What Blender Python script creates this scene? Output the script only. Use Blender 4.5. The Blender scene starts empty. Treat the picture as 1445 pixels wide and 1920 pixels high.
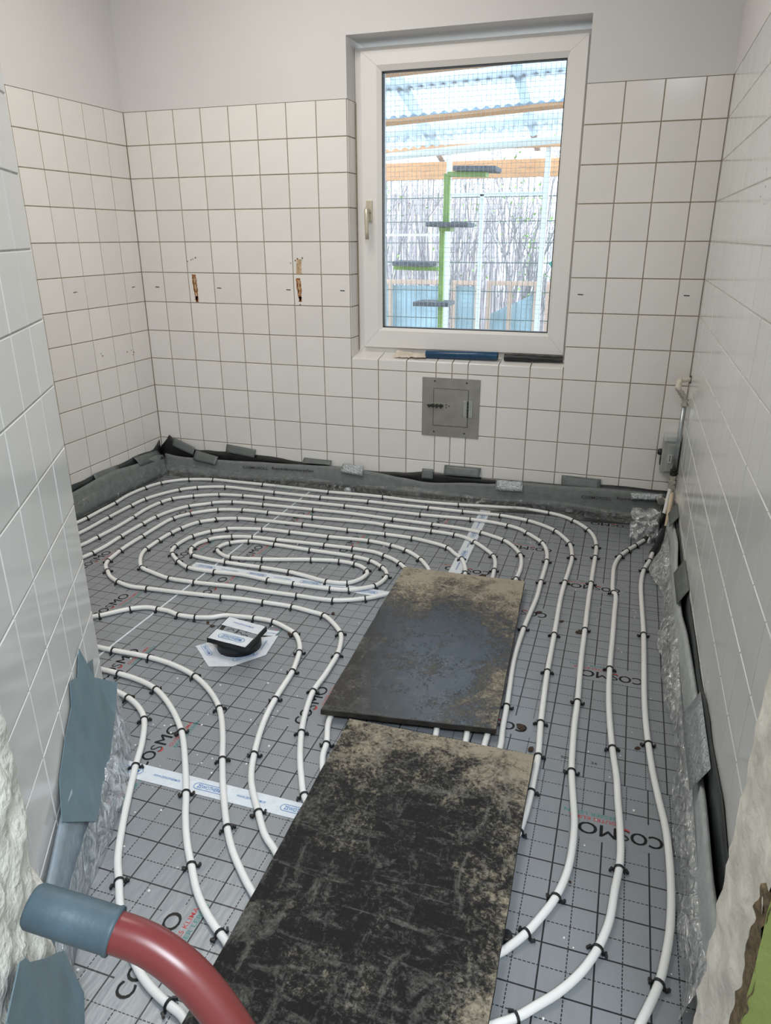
import bpy, bmesh, math, random
from mathutils import Vector, Matrix, noise
random.seed(7)
PI = math.pi
SC = bpy.context.scene
COL = SC.collection

# ---------------------------------------------------------------- camera
cd = bpy.data.cameras.new('camera')
cam = bpy.data.objects.new('camera', cd)
COL.objects.link(cam)
cd.sensor_fit = 'VERTICAL'
cd.sensor_height = 24.0
cd.lens = 24.0 * 1357.63 / 1920.0
cd.clip_start = 0.02
cam.matrix_world = Matrix((
    (0.950394, -0.107840, 0.291758, 2.5065),
    (0.311033, 0.339215, -0.887801, -3.4658),
    (-0.003228, 0.934507, 0.355930, 1.2792),
    (0, 0, 0, 1)))
SC.camera = cam

# ---------------------------------------------------------------- sky, added fill lights, exposure
world = bpy.data.worlds.new('sky')
SC.world = world
world.use_nodes = True
wn = world.node_tree
wn.nodes.clear()
w_out = wn.nodes.new('ShaderNodeOutputWorld')
w_bg = wn.nodes.new('ShaderNodeBackground')
w_bg.inputs['Color'].default_value = (0.80, 0.90, 1.0, 1)
w_bg.inputs['Strength'].default_value = 5.0
wn.links.new(w_bg.outputs[0], w_out.inputs[0])

def lamp(name, kind, loc, energy, color=(1, 1, 1), rot=(0, 0, 0), size=1.0, size_y=None):
    ld = bpy.data.lights.new(name, kind)
    ld.energy = energy
    ld.color = color
    if kind == 'AREA':
        ld.size = size
        if size_y:
            ld.shape = 'RECTANGLE'
            ld.size_y = size_y
    lo = bpy.data.objects.new(name, ld)
    lo.location = loc
    lo.rotation_euler = rot
    COL.objects.link(lo)
    return lo
lamp('room_fill_light', 'AREA', (1.2, -1.25, 2.70), 21.5, (1.0, 0.95, 0.88), size=0.9)  # added fill out of view, brightens the room beyond the window daylight
lamp('hall_fill_light', 'AREA', (3.05, -4.1, 2.735), 84, (0.83, 0.92, 1.0), size=0.9)  # invented cool fill behind the camera, lifts partition, jambs and near floor

SC.view_settings.view_transform = 'Standard'
SC.view_settings.look = 'None'
SC.view_settings.exposure = 0.24
SC.view_settings.gamma = 1.0
SC.view_settings.use_curve_mapping = False

# ---------------------------------------------------------------- helpers
def material(name, color, rough=0.5, metal=0.0, var=0.0, vscale=8.0, bump=0.0, bscale=40.0, rand=0.0, spec=0.5, alpha=1.0, stretch=None):
    m = bpy.data.materials.new(name)
    m.use_nodes = True
    nt = m.node_tree
    b = nt.nodes['Principled BSDF']
    b.inputs['Base Color'].default_value = (*color, 1)
    b.inputs['Roughness'].default_value = rough
    b.inputs['Metallic'].default_value = metal
    b.inputs['Specular IOR Level'].default_value = spec
    b.inputs['Alpha'].default_value = alpha
    tc = nt.nodes.new('ShaderNodeTexCoord')
    vec = tc.outputs['Object']
    if stretch:
        mp = nt.nodes.new('ShaderNodeMapping')
        mp.inputs['Scale'].default_value = stretch
        nt.links.new(vec, mp.inputs[0])
        vec = mp.outputs[0]
    last = None
    if var:
        n = nt.nodes.new('ShaderNodeTexNoise')
        n.inputs['Scale'].default_value = vscale
        n.inputs['Detail'].default_value = 6
        nt.links.new(vec, n.inputs['Vector'])
        r = nt.nodes.new('ShaderNodeMapRange')
        r.inputs[1].default_value = 0.3
        r.inputs[2].default_value = 0.7
        r.inputs[3].default_value = 1 - var
        r.inputs[4].default_value = 1 + var
        nt.links.new(n.outputs[0], r.inputs[0])
        last = r.outputs[0]
    if rand:
        oi = nt.nodes.new('ShaderNodeObjectInfo')
        r = nt.nodes.new('ShaderNodeMapRange')
        r.inputs[3].default_value = 1 - rand
        r.inputs[4].default_value = 1 + rand
        nt.links.new(oi.outputs['Random'], r.inputs[0])
        if last:
            mu = nt.nodes.new('ShaderNodeMath')
            mu.operation = 'MULTIPLY'
            nt.links.new(last, mu.inputs[0])
            nt.links.new(r.outputs[0], mu.inputs[1])
            last = mu.outputs[0]
        else:
            last = r.outputs[0]
    if last:
        vm = nt.nodes.new('ShaderNodeVectorMath')
        vm.operation = 'SCALE'
        vm.inputs[0].default_value = color
        nt.links.new(last, vm.inputs['Scale'])
        nt.links.new(vm.outputs[0], b.inputs['Base Color'])
    if bump:
        n = nt.nodes.new('ShaderNodeTexNoise')
        n.inputs['Scale'].default_value = bscale
        n.inputs['Detail'].default_value = 4
        nt.links.new(vec, n.inputs['Vector'])
        bp = nt.nodes.new('ShaderNodeBump')
        bp.inputs['Strength'].default_value = bump
        bp.inputs['Distance'].default_value = 0.01
        nt.links.new(n.outputs[0], bp.inputs['Height'])
        nt.links.new(bp.outputs[0], b.inputs['Normal'])
    return m

def math_node(nt, op, a, b=None, c=None):
    n = nt.nodes.new('ShaderNodeMath')
    n.operation = op
    for i, v in enumerate((a, b, c)):
        if v is None:
            continue
        if isinstance(v, (int, float)):
            n.inputs[i].default_value = v
        else:
            nt.links.new(v, n.inputs[i])
    return n.outputs[0]

class MB:
    """collects shapes and links them as one mesh object"""
    def __init__(self):
        self.v, self.f, self.m, self.s = [], [], [], []
    def add(self, verts, faces, m=0, smooth=False):
        o = len(self.v)
        self.v += [tuple(p) for p in verts]
        for f in faces:
            self.f.append(tuple(i + o for i in f))
            self.m.append(m)
            self.s.append(smooth)
        return self
    def box(self, x0, x1, y0, y1, z0, z1, m=0, M=None):
        p = [(x0, y0, z0), (x1, y0, z0), (x1, y1, z0), (x0, y1, z0), (x0, y0, z1), (x1, y0, z1), (x1, y1, z1), (x0, y1, z1)]
        if M:
            p = [M @ Vector(q) for q in p]
        return self.add(p, [(3, 2, 1, 0), (4, 5, 6, 7), (0, 1, 5, 4), (1, 2, 6, 5), (2, 3, 7, 6), (3, 0, 4, 7)], m)
    def bbox(self, x0, x1, y0, y1, z0, z1, b=0.003, m=0, M=None):
        """box with chamfered edges"""
        bm = bmesh.new()
        bmesh.ops.create_cube(bm, size=1)
        for q in bm.verts:
            q.co = Vector(((x0 + x1) / 2 + q.co.x * (x1 - x0), (y0 + y1) / 2 + q.co.y * (y1 - y0), (z0 + z1) / 2 + q.co.z * (z1 - z0)))
        bmesh.ops.bevel(bm, geom=list(bm.edges), offset=b, segments=2, affect='EDGES', profile=0.6)
        return self.addbm(bm, m, M)
    def addbm(self, bm, m=0, M=None, smooth=False):
        bm.verts.index_update()
        p = [(M @ q.co) if M else q.co.copy() for q in bm.verts]
        self.add(p, [[q.index for q in f.verts] for f in bm.faces], m, smooth)
        bm.free()
        return self
    def tube(self, pts, r, n=10, m=0, caps=True, smooth=True):
        pts = [Vector(p) for p in pts]
        k = len(pts)
        rs = r if isinstance(r, (list, tuple)) else [r] * k
        up = None
        vs = []
        for i in range(k):
            t = (pts[min(i + 1, k - 1)] - pts[max(i - 1, 0)]).normalized()
            if up is None:
                up = Vector((0, 0, 1)) if abs(t.z) < 0.9 else Vector((1, 0, 0))
            a = t.cross(up).normalized()
            b = a.cross(t).normalized()
            up = b
            for j in range(n):
                q = 2 * PI * j / n
                vs.append(pts[i] + (a * math.cos(q) + b * math.sin(q)) * rs[i])
        fs = [(i * n + j, i * n + (j + 1) % n, (i + 1) * n + (j + 1) % n, (i + 1) * n + j) for i in range(k - 1) for j in range(n)]
        self.add(vs, fs, m, smooth)
        if caps:
            o = len(self.v) - k * n
            self.f += [tuple(o + j for j in range(n - 1, -1, -1)), tuple(o + (k - 1) * n + j for j in range(n))]
            self.m += [m, m]
            self.s += [False, False]
        return self
    def grid(self, rows, m=0, smooth=True):
        """rows: list of equally long point lists"""
        nr, nc = len(rows), len(rows[0])
        vs = [p for r in rows for p in r]
        fs = [(i * nc + j, i * nc + j + 1, (i + 1) * nc + j + 1, (i + 1) * nc + j) for i in range(nr - 1) for j in range(nc - 1)]
        return self.add(vs, fs, m, smooth)
    def build(self, name, mats, parent=None, loc=None, rot=None):
        me = bpy.data.meshes.new(name)
        me.from_pydata(self.v, [], self.f)
        for q in (mats if isinstance(mats, (list, tuple)) else [mats]):
            me.materials.append(q)
        me.polygons.foreach_set('material_index', self.m)
        me.polygons.foreach_set('use_smooth', self.s)
        me.update()
        return link(name, me, parent, loc, rot)

def link(name, me, parent=None, loc=None, rot=None):
    o = bpy.data.objects.new(name, me)
    COL.objects.link(o)
    if parent:
        o.parent = parent
    if loc:
        o.location = loc
    if rot:
        o.rotation_euler = rot
    return o

def tag(o, label=None, cat=None, group=None, kind=None):
    if label: o['label'] = label
    if cat: o['category'] = cat
    if group: o['group'] = group
    if kind: o['kind'] = kind
    return o

def empty(name, loc, label, cat, group=None, rotz=0):
    o = bpy.data.objects.new(name, None)
    COL.objects.link(o)
    o.location = loc
    o.rotation_euler = (0, 0, rotz)
    o.empty_display_size = 0.05
    return tag(o, label, cat, group)

def solid(o, t, offset=0.0):
    md = o.modifiers.new('thickness', 'SOLIDIFY')
    md.thickness = t
    md.offset = offset
    return o

def lerp_profile(tab, x):
    if x <= tab[0][0]:
        return tab[0][1]
    for (a, b), (c, d) in zip(tab, tab[1:]):
        if x <= c:
            t = (x - a) / (c - a)
            t = t * t * (3 - 2 * t)
            return b + (d - b) * t
    return tab[-1][1]

def catmull(pts, step):
    pts = [Vector(p) for p in pts]
    out = []
    for i in range(len(pts) - 1):
        p0 = pts[max(i - 1, 0)]; p1 = pts[i]; p2 = pts[i + 1]; p3 = pts[min(i + 2, len(pts) - 1)]
        n = max(1, int((p2 - p1).length / step))
        t0 = 0.0
        t1 = t0 + max((p1 - p0).length, 1e-4) ** 0.5
        t2 = t1 + max((p2 - p1).length, 1e-4) ** 0.5
        t3 = t2 + max((p3 - p2).length, 1e-4) ** 0.5
        for k in range(n):
            t = t1 + (t2 - t1) * k / n
            a1 = p0 * ((t1 - t) / (t1 - t0)) + p1 * ((t - t0) / (t1 - t0)) if i else p1
            a2 = p1 * ((t2 - t) / (t2 - t1)) + p2 * ((t - t1) / (t2 - t1))
            a3 = p2 * ((t3 - t) / (t3 - t2)) + p3 * ((t - t2) / (t3 - t2)) if i < len(pts) - 2 else p2
            b1 = a1 * ((t2 - t) / (t2 - t0)) + a2 * ((t - t0) / (t2 - t0)) if i else a2
            b2 = a2 * ((t3 - t) / (t3 - t1)) + a3 * ((t - t1) / (t3 - t1)) if i < len(pts) - 2 else a2
            out.append(b1 * ((t2 - t) / (t2 - t1)) + b2 * ((t - t1) / (t2 - t1)))
    out.append(pts[-1])
    return out

TEXTS = {}
def text_mesh(body, bold=0.0, mono=False):
    """flat lettering mesh, its bounding box scaled to the unit square centred on the origin"""
    key = (body, bold)
    if key in TEXTS:
        return TEXTS[key]
    cu = bpy.data.curves.new('lettering', 'FONT')
    cu.body = body
    cu.offset = bold
    cu.resolution_u = 3
    o = bpy.data.objects.new('lettering', cu)
    COL.objects.link(o)
    dg = bpy.context.evaluated_depsgraph_get()
    dg.update()
    me = bpy.data.meshes.new_from_object(o.evaluated_get(dg))
    bpy.data.objects.remove(o)
    xs = [v.co.x for v in me.vertices]; ys = [v.co.y for v in me.vertices]
    x0, x1, y0, y1 = min(xs), max(xs), min(ys), max(ys)
    for v in me.vertices:
        v.co = ((v.co.x - x0) / (x1 - x0) - 0.5, (v.co.y - y0) / (y1 - y0) - 0.5, 0)
    TEXTS[key] = me
    return me

def lettering(body, w, h, m, parent, M, bold=0.0, name='printed_lettering'):
    """lettering w x h metres; M places it: local x reads, local y is up"""
    me = text_mesh(body, bold)
    me2 = me
    if not me.materials or me.materials[0] != m:
        me2 = me.copy() if me.materials else me
        me2.materials.clear()
        me2.materials.append(m)
        TEXTS[(body, bold)] = me2
    o = link(name, me2, parent)
    o.matrix_local = M @ Matrix.Diagonal((w, h, 1, 1))
    return o

def frame_of(u, v, p):
    """matrix whose local x is u, y is v, at p"""
    u = Vector(u).normalized(); v = Vector(v).normalized()
    n = u.cross(v).normalized()
    v = n.cross(u)
    return Matrix(((u.x, v.x, n.x, p[0]), (u.y, v.y, n.y, p[1]), (u.z, v.z, n.z, p[2]), (0, 0, 0, 1)))

# ---------------------------------------------------------------- materials
M_TILE = material('cream_tile', (0.79, 0.765, 0.73), 0.16, var=0.03, vscale=6, rand=0.035, bump=0.015, bscale=9)
M_TILE_R = material('white_tile', (0.77, 0.775, 0.76), 0.13, var=0.02, vscale=6, rand=0.025, bump=0.02, bscale=9)
M_GROUT = material('brown_grout', (0.29, 0.245, 0.17), 0.9, var=0.2, vscale=30)
M_GROUT_G = material('grey_grout', (0.30, 0.29, 0.26), 0.9, var=0.15, vscale=30)
M_GROUT_W = material('pale_grout', (0.52, 0.52, 0.48), 0.9, var=0.1, vscale=30)
M_PLASTER = material('white_wall_paint', (0.69, 0.675, 0.66), 0.85, var=0.02, vscale=3, bump=0.05, bscale=60)
M_ROUGH = material('broken_plaster', (0.82, 0.82, 0.76), 0.95, var=0.18, vscale=25, bump=0.6, bscale=70)
M_ROUGH_B = material('cream_broken_plaster', (0.87, 0.83, 0.74), 0.95, var=0.22, vscale=18, bump=0.5, bscale=60)
M_MORTAR = material('brown_mortar', (0.20, 0.145, 0.085), 0.95, var=0.5, vscale=45, bump=0.8, bscale=90)
M_GREEN_WALL = material('green_wall_paint', (0.19, 0.23, 0.06), 0.8, var=0.12, vscale=9, bump=0.2, bscale=40)
M_PVC = material('white_pvc', (0.80, 0.78, 0.75), 0.3)
M_GASKET = material('black_rubber', (0.012, 0.013, 0.014), 0.5)
M_CHAMP = material('champagne_metal', (0.62, 0.56, 0.44), 0.35, metal=0.4)
M_CONCRETE = material('concrete', (0.35, 0.34, 0.32), 0.9, var=0.2, vscale=6)
M_BLACK_PRINT = material('black_print', (0.012, 0.012, 0.013), 0.45)
M_RED_PRINT = material('red_print', (0.45, 0.05, 0.045), 0.45)
M_TEAL_PRINT = material('teal_print', (0.05, 0.22, 0.20), 0.45)
M_BLUE_PRINT = material('blue_print', (0.05, 0.20, 0.48), 0.4)
M_PIPE = material('white_pipe', (0.78, 0.775, 0.75), 0.28, var=0.05, vscale=5)
M_BEIGE_PIPE = material('beige_pipe', (0.68, 0.56, 0.40), 0.35)
M_CLIP = material('black_plastic', (0.010, 0.010, 0.011), 0.42)
M_SLEEVE = material('black_sleeve', (0.010, 0.010, 0.011), 0.55)
M_FOAM = material('grey_foam', (0.185, 0.20, 0.195), 0.8, var=0.12, vscale=30, bump=0.3, bscale=120)
M_FOAM_W = material('pale_foam', (0.44, 0.47, 0.47), 0.7, var=0.12, vscale=30, bump=0.3, bscale=120)
M_FOAM_B = material('bluish_foam', (0.30, 0.36, 0.42), 0.45, var=0.1, vscale=20, bump=0.25, bscale=60)
M_BITUMEN = material('black_membrane', (0.012, 0.013, 0.013), 0.35, var=0.3, vscale=12, bump=0.35, bscale=16)
M_BITUMEN_G = material('dark_green_membrane', (0.028, 0.036, 0.034), 0.35, var=0.3, vscale=12, bump=0.35, bscale=16)
M_TAPE = material('grey_duct_tape', (0.13, 0.145, 0.14), 0.42, var=0.12, vscale=25, bump=0.3, bscale=35)
M_TAPE_B = material('blue_grey_duct_tape', (0.16, 0.24, 0.285), 0.42, var=0.12, vscale=14, bump=0.2, bscale=25)
M_SILVER_TAPE = material('silver_tape', (0.42, 0.45, 0.46), 0.3, metal=0.5, var=0.2, vscale=60, bump=0.7, bscale=110)
M_SEAM = material('white_seam_tape', (0.66, 0.70, 0.74), 0.35, var=0.06, vscale=40, bump=0.2, bscale=80)
M_STEEL = material('brushed_steel', (0.40, 0.385, 0.35), 0.42, metal=0.75, var=0.12, vscale=14, bump=0.05, bscale=60)
M_STEEL_D = material('dark_steel', (0.05, 0.05, 0.045), 0.45, metal=0.6)
M_ZINC = material('zinc_pipe', (0.42, 0.46, 0.47), 0.32, metal=0.85, var=0.2, vscale=30)
M_BRASS = material('dull_brass', (0.62, 0.59, 0.52), 0.35, metal=0.85, var=0.2, vscale=40)
M_BOX = material('grey_abs', (0.36, 0.38, 0.35), 0.5, var=0.08, vscale=20)
M_BOX_L = material('light_grey_abs', (0.55, 0.57, 0.56), 0.45)
M_IVORY = material('ivory_plastic', (0.70, 0.65, 0.55), 0.4)
M_BAG = material('blue_bag_film', (0.009, 0.055, 0.125), 0.2, var=0.15, vscale=20, bump=0.15, bscale=40)
M_PAPER = material('beige_crumpled_plastic', (0.62, 0.54, 0.45), 0.6, var=0.15, vscale=30)
M_RED = material('red_paint', (0.155, 0.028, 0.028), 0.3, var=0.12, vscale=14)
M_GRIP = material('blue_grey_rubber', (0.055, 0.088, 0.11), 0.5, var=0.18, vscale=30, bump=0.08, bscale=120)
M_RUST = material('rust_stain', (0.30, 0.115, 0.03), 0.7, var=0.5, vscale=120)
M_DIRT = material('brown_crumb', (0.055, 0.030, 0.018), 0.9, var=0.4, vscale=80)
M_CRUMB = material('white_crumb', (0.75, 0.74, 0.70), 0.9)
M_WOOD = material('orange_timber', (0.50, 0.29, 0.16), 0.6, var=0.18, vscale=6, stretch=(1, 14, 14))
M_WOOD_P = material('pale_timber', (0.62, 0.46, 0.38), 0.7, var=0.12, vscale=6, stretch=(14, 14, 1))
M_WOOD_G = material('weathered_timber', (0.40, 0.34, 0.32), 0.8, var=0.2, vscale=6, stretch=(14, 1, 14))
M_WHITE_METAL = material('galvanised_white', (0.72, 0.78, 0.80), 0.35, metal=0.2)
M_WIRE = material('pale_wire', (0.50, 0.54, 0.56), 0.4, metal=0.3)
M_WIRE_D = material('dark_wire', (0.10, 0.14, 0.14), 0.5)
M_LIME = material('lime_paint', (0.24, 0.38, 0.12), 0.5, var=0.08, vscale=9)
M_CARPET = material('grey_carpet', (0.13, 0.145, 0.17), 0.95, var=0.35, vscale=60, bump=0.4, bscale=150)
M_TEAL = material('teal_plastic', (0.03, 0.27, 0.22), 0.4)
M_TARP = material('blue_tarp', (0.36, 0.52, 0.62), 0.5, var=0.25, vscale=4)
M_BARK = material('grey_bark', (0.27, 0.25, 0.27), 0.9, var=0.35, vscale=20)
M_LEAF = material('spring_leaves', (0.22, 0.40, 0.10), 0.6, var=0.3, vscale=20)
M_EARTH = material('earth', (0.28, 0.25, 0.21), 0.95, var=0.3, vscale=3)
M_RENDER = material('pale_render', (0.80, 0.78, 0.66), 0.9, var=0.05, vscale=4)

def clear_film(name, tint, cover, rough, bumps):
    """thin crinkled see-through film: mostly transparent, part milky, with a sharp gloss"""
    m = bpy.data.materials.new(name)
    m.use_nodes = True
    nt = m.node_tree
    nt.nodes.clear()
    out = nt.nodes.new('ShaderNodeOutputMaterial')
    tr = nt.nodes.new('ShaderNodeBsdfTransparent')
    tr.inputs[0].default_value = (0.96, 0.98, 0.98, 1)
    df = nt.nodes.new('ShaderNodeBsdfPrincipled')
    df.inputs['Base Color'].default_value = (*tint, 1)
    df.inputs['Roughness'].default_value = rough
    df.inputs['Specular IOR Level'].default_value = 0.9
    n = nt.nodes.new('ShaderNodeTexNoise')
    n.inputs['Scale'].default_value = bumps
    n.inputs['Detail'].default_value = 5
    n.inputs['Distortion'].default_value = 1.5
    tc = nt.nodes.new('ShaderNodeTexCoord')
    nt.links.new(tc.outputs['Object'], n.inputs['Vector'])
    bp = nt.nodes.new('ShaderNodeBump')
    bp.inputs['Strength'].default_value = 0.9
    bp.inputs['Distance'].default_value = 0.02
    nt.links.new(n.outputs[0], bp.inputs['Height'])
    nt.links.new(bp.outputs[0], df.inputs['Normal'])
    r = nt.nodes.new('ShaderNodeMapRange')
    r.inputs[1].default_value = 0.35
    r.inputs[2].default_value = 0.65
    r.inputs[3].default_value = cover * 0.5
    r.inputs[4].default_value = min(1.0, cover * 1.5)
    nt.links.new(n.outputs[0], r.inputs[0])
    gl = nt.nodes.new('ShaderNodeBsdfGlossy')
    gl.inputs['Roughness'].default_value = 0.16
    gl.inputs['Color'].default_value = (1, 1, 1, 1)
    nt.links.new(bp.outputs[0], gl.inputs['Normal'])
    ag = nt.nodes.new('ShaderNodeMixShader')
    ag.inputs[0].default_value = 0.45
    nt.links.new(df.outputs[0], ag.inputs[1])
    nt.links.new(gl.outputs[0], ag.inputs[2])
    df = ag
    mx = nt.nodes.new('ShaderNodeMixShader')
    nt.links.new(r.outputs[0], mx.inputs[0])
    nt.links.new(tr.outputs[0], mx.inputs[1])
    nt.links.new(df.outputs[0], mx.inputs[2])
    nt.links.new(mx.outputs[0], out.inputs[0])
    return m
M_FILM = clear_film('clear_film', (0.72, 0.75, 0.75), 0.52, 0.14, 30)
M_FILM_D = clear_film('thin_clear_film', (0.12, 0.13, 0.13), 0.17, 0.12, 30)
M_FILM_B = clear_film('bluish_film', (0.68, 0.75, 0.81), 0.58, 0.14, 26)

def glass(name, gloss=0.06):
    m = bpy.data.materials.new(name)
    m.use_nodes = True
    nt = m.node_tree
    nt.nodes.clear()
    out = nt.nodes.new('ShaderNodeOutputMaterial')
    tr = nt.nodes.new('ShaderNodeBsdfTransparent')
    tr.inputs[0].default_value = (0.97, 0.985, 0.98, 1)
    gl = nt.nodes.new('ShaderNodeBsdfGlossy')
    gl.inputs['Roughness'].default_value = 0.0
    fr = nt.nodes.new('ShaderNodeFresnel')
    fr.inputs[0].default_value = 1.45
    mx = nt.nodes.new('ShaderNodeMixShader')
    nt.links.new(fr.outputs[0], mx.inputs[0])
    nt.links.new(tr.outputs[0], mx.inputs[1])
    nt.links.new(gl.outputs[0], mx.inputs[2])
    nt.links.new(mx.outputs[0], out.inputs[0])
    return m
M_GLASS = glass('window_glass')

def roof_plastic():
    m = bpy.data.materials.new('translucent_corrugated_plastic')
    m.use_nodes = True
    nt = m.node_tree
    nt.nodes.clear()
    out = nt.nodes.new('ShaderNodeOutputMaterial')
    a = nt.nodes.new('ShaderNodeBsdfTranslucent')
    a.inputs[0].default_value = (0.36, 0.45, 0.54, 1)
    b = nt.nodes.new('ShaderNodeBsdfDiffuse')
    b.inputs[0].default_value = (0.34, 0.42, 0.52, 1)
    c = nt.nodes.new('ShaderNodeBsdfTransparent')
    c.inputs[0].default_value = (0.85, 0.92, 1, 1)
    mx = nt.nodes.new('ShaderNodeMixShader')
    mx.inputs[0].default_value = 0.35
    m2 = nt.nodes.new('ShaderNodeMixShader')
    m2.inputs[0].default_value = 0.13
    nt.links.new(a.outputs[0], mx.inputs[1])
    nt.links.new(b.outputs[0], mx.inputs[2])
    nt.links.new(mx.outputs[0], m2.inputs[1])
    nt.links.new(c.outputs[0], m2.inputs[2])
    nt.links.new(m2.outputs[0], out.inputs[0])
    return m
M_ROOF = roof_plastic()

def foil_material(name, color, dash_x=True):
    """grey woven foil printed with a 10 cm grid of solid lines and dashed lines between them"""
    m = material(name, color, 0.34, metal=0.25, var=0.05, vscale=4)
    nt = m.node_tree
    b = nt.nodes['Principled BSDF']
    tc = nt.nodes.new('ShaderNodeTexCoord')
    sx = nt.nodes.new('ShaderNodeSeparateXYZ')
    nt.links.new(tc.outputs['Object'], sx.inputs[0])
    def line(c, off, hw):
        q = math_node(nt, 'ADD', c, 10.05 + off)
        q = math_node(nt, 'MODULO', q, 0.1)
        q = math_node(nt, 'SUBTRACT', q, 0.05)
        q = math_node(nt, 'ABSOLUTE', q)
        return math_node(nt, 'LESS_THAN', q, hw)
    def dash(c):
        q = math_node(nt, 'ADD', c, 10.0)
        q = math_node(nt, 'MODULO', q, 0.0085)
        return math_node(nt, 'LESS_THAN', q, 0.006)
    X, Y = sx.outputs[0], sx.outputs[1]
    s1 = line(X, 0, 0.0017)
    s2 = line(Y, 0, 0.0017)
    d1 = math_node(nt, 'MULTIPLY', line(X, 0.05, 0.0011), dash(Y))
    d2 = math_node(nt, 'MULTIPLY', line(Y, 0.05, 0.0011), dash(X))
    k = math_node(nt, 'MAXIMUM', math_node(nt, 'MAXIMUM', s1, s2), math_node(nt, 'MAXIMUM', d1, d2))
    mx = nt.nodes.new('ShaderNodeMix')
    mx.data_type = 'RGBA'
    nt.links.new(k, mx.inputs[0])
    src = b.inputs['Base Color'].links[0].from_socket
    nt.links.new(src, mx.inputs[6])
    mx.inputs[7].default_value = (0.014, 0.015, 0.017, 1)
    nt.links.new(mx.outputs[2], b.inputs['Base Color'])
    nt.links.new(math_node(nt, 'MULTIPLY_ADD', k, -0.25, 0.25), b.inputs['Metallic'])
    foil_relief(nt, b)
    return m

def foil_relief(nt, b):
    tc = nt.nodes.new('ShaderNodeTexCoord')
    mp = nt.nodes.new('ShaderNodeMapping')
    mp.inputs['Rotation'].default_value = (0, 0, 0.6)
    mp.inputs['Scale'].default_value = (60, 14, 1)
    nt.links.new(tc.outputs['Object'], mp.inputs[0])
    n = nt.nodes.new('ShaderNodeTexNoise')
    n.inputs['Scale'].default_value = 1.0
    n.inputs['Detail'].default_value = 3
    nt.links.new(mp.outputs[0], n.inputs['Vector'])
    bp = nt.nodes.new('ShaderNodeBump')
    bp.inputs['Strength'].default_value = 0.10
    bp.inputs['Distance'].default_value = 0.01
    nt.links.new(n.outputs[0], bp.inputs['Height'])
    nt.links.new(bp.outputs[0], b.inputs['Normal'])

FOIL_RGB = (0.265, 0.282, 0.30)
M_FOIL = foil_material('printed_foil', FOIL_RGB)
M_FOIL_PLAIN = material('plain_foil', FOIL_RGB, 0.34, metal=0.25, var=0.05, vscale=4)
foil_relief(M_FOIL_PLAIN.node_tree, M_FOIL_PLAIN.node_tree.nodes['Principled BSDF'])

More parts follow.
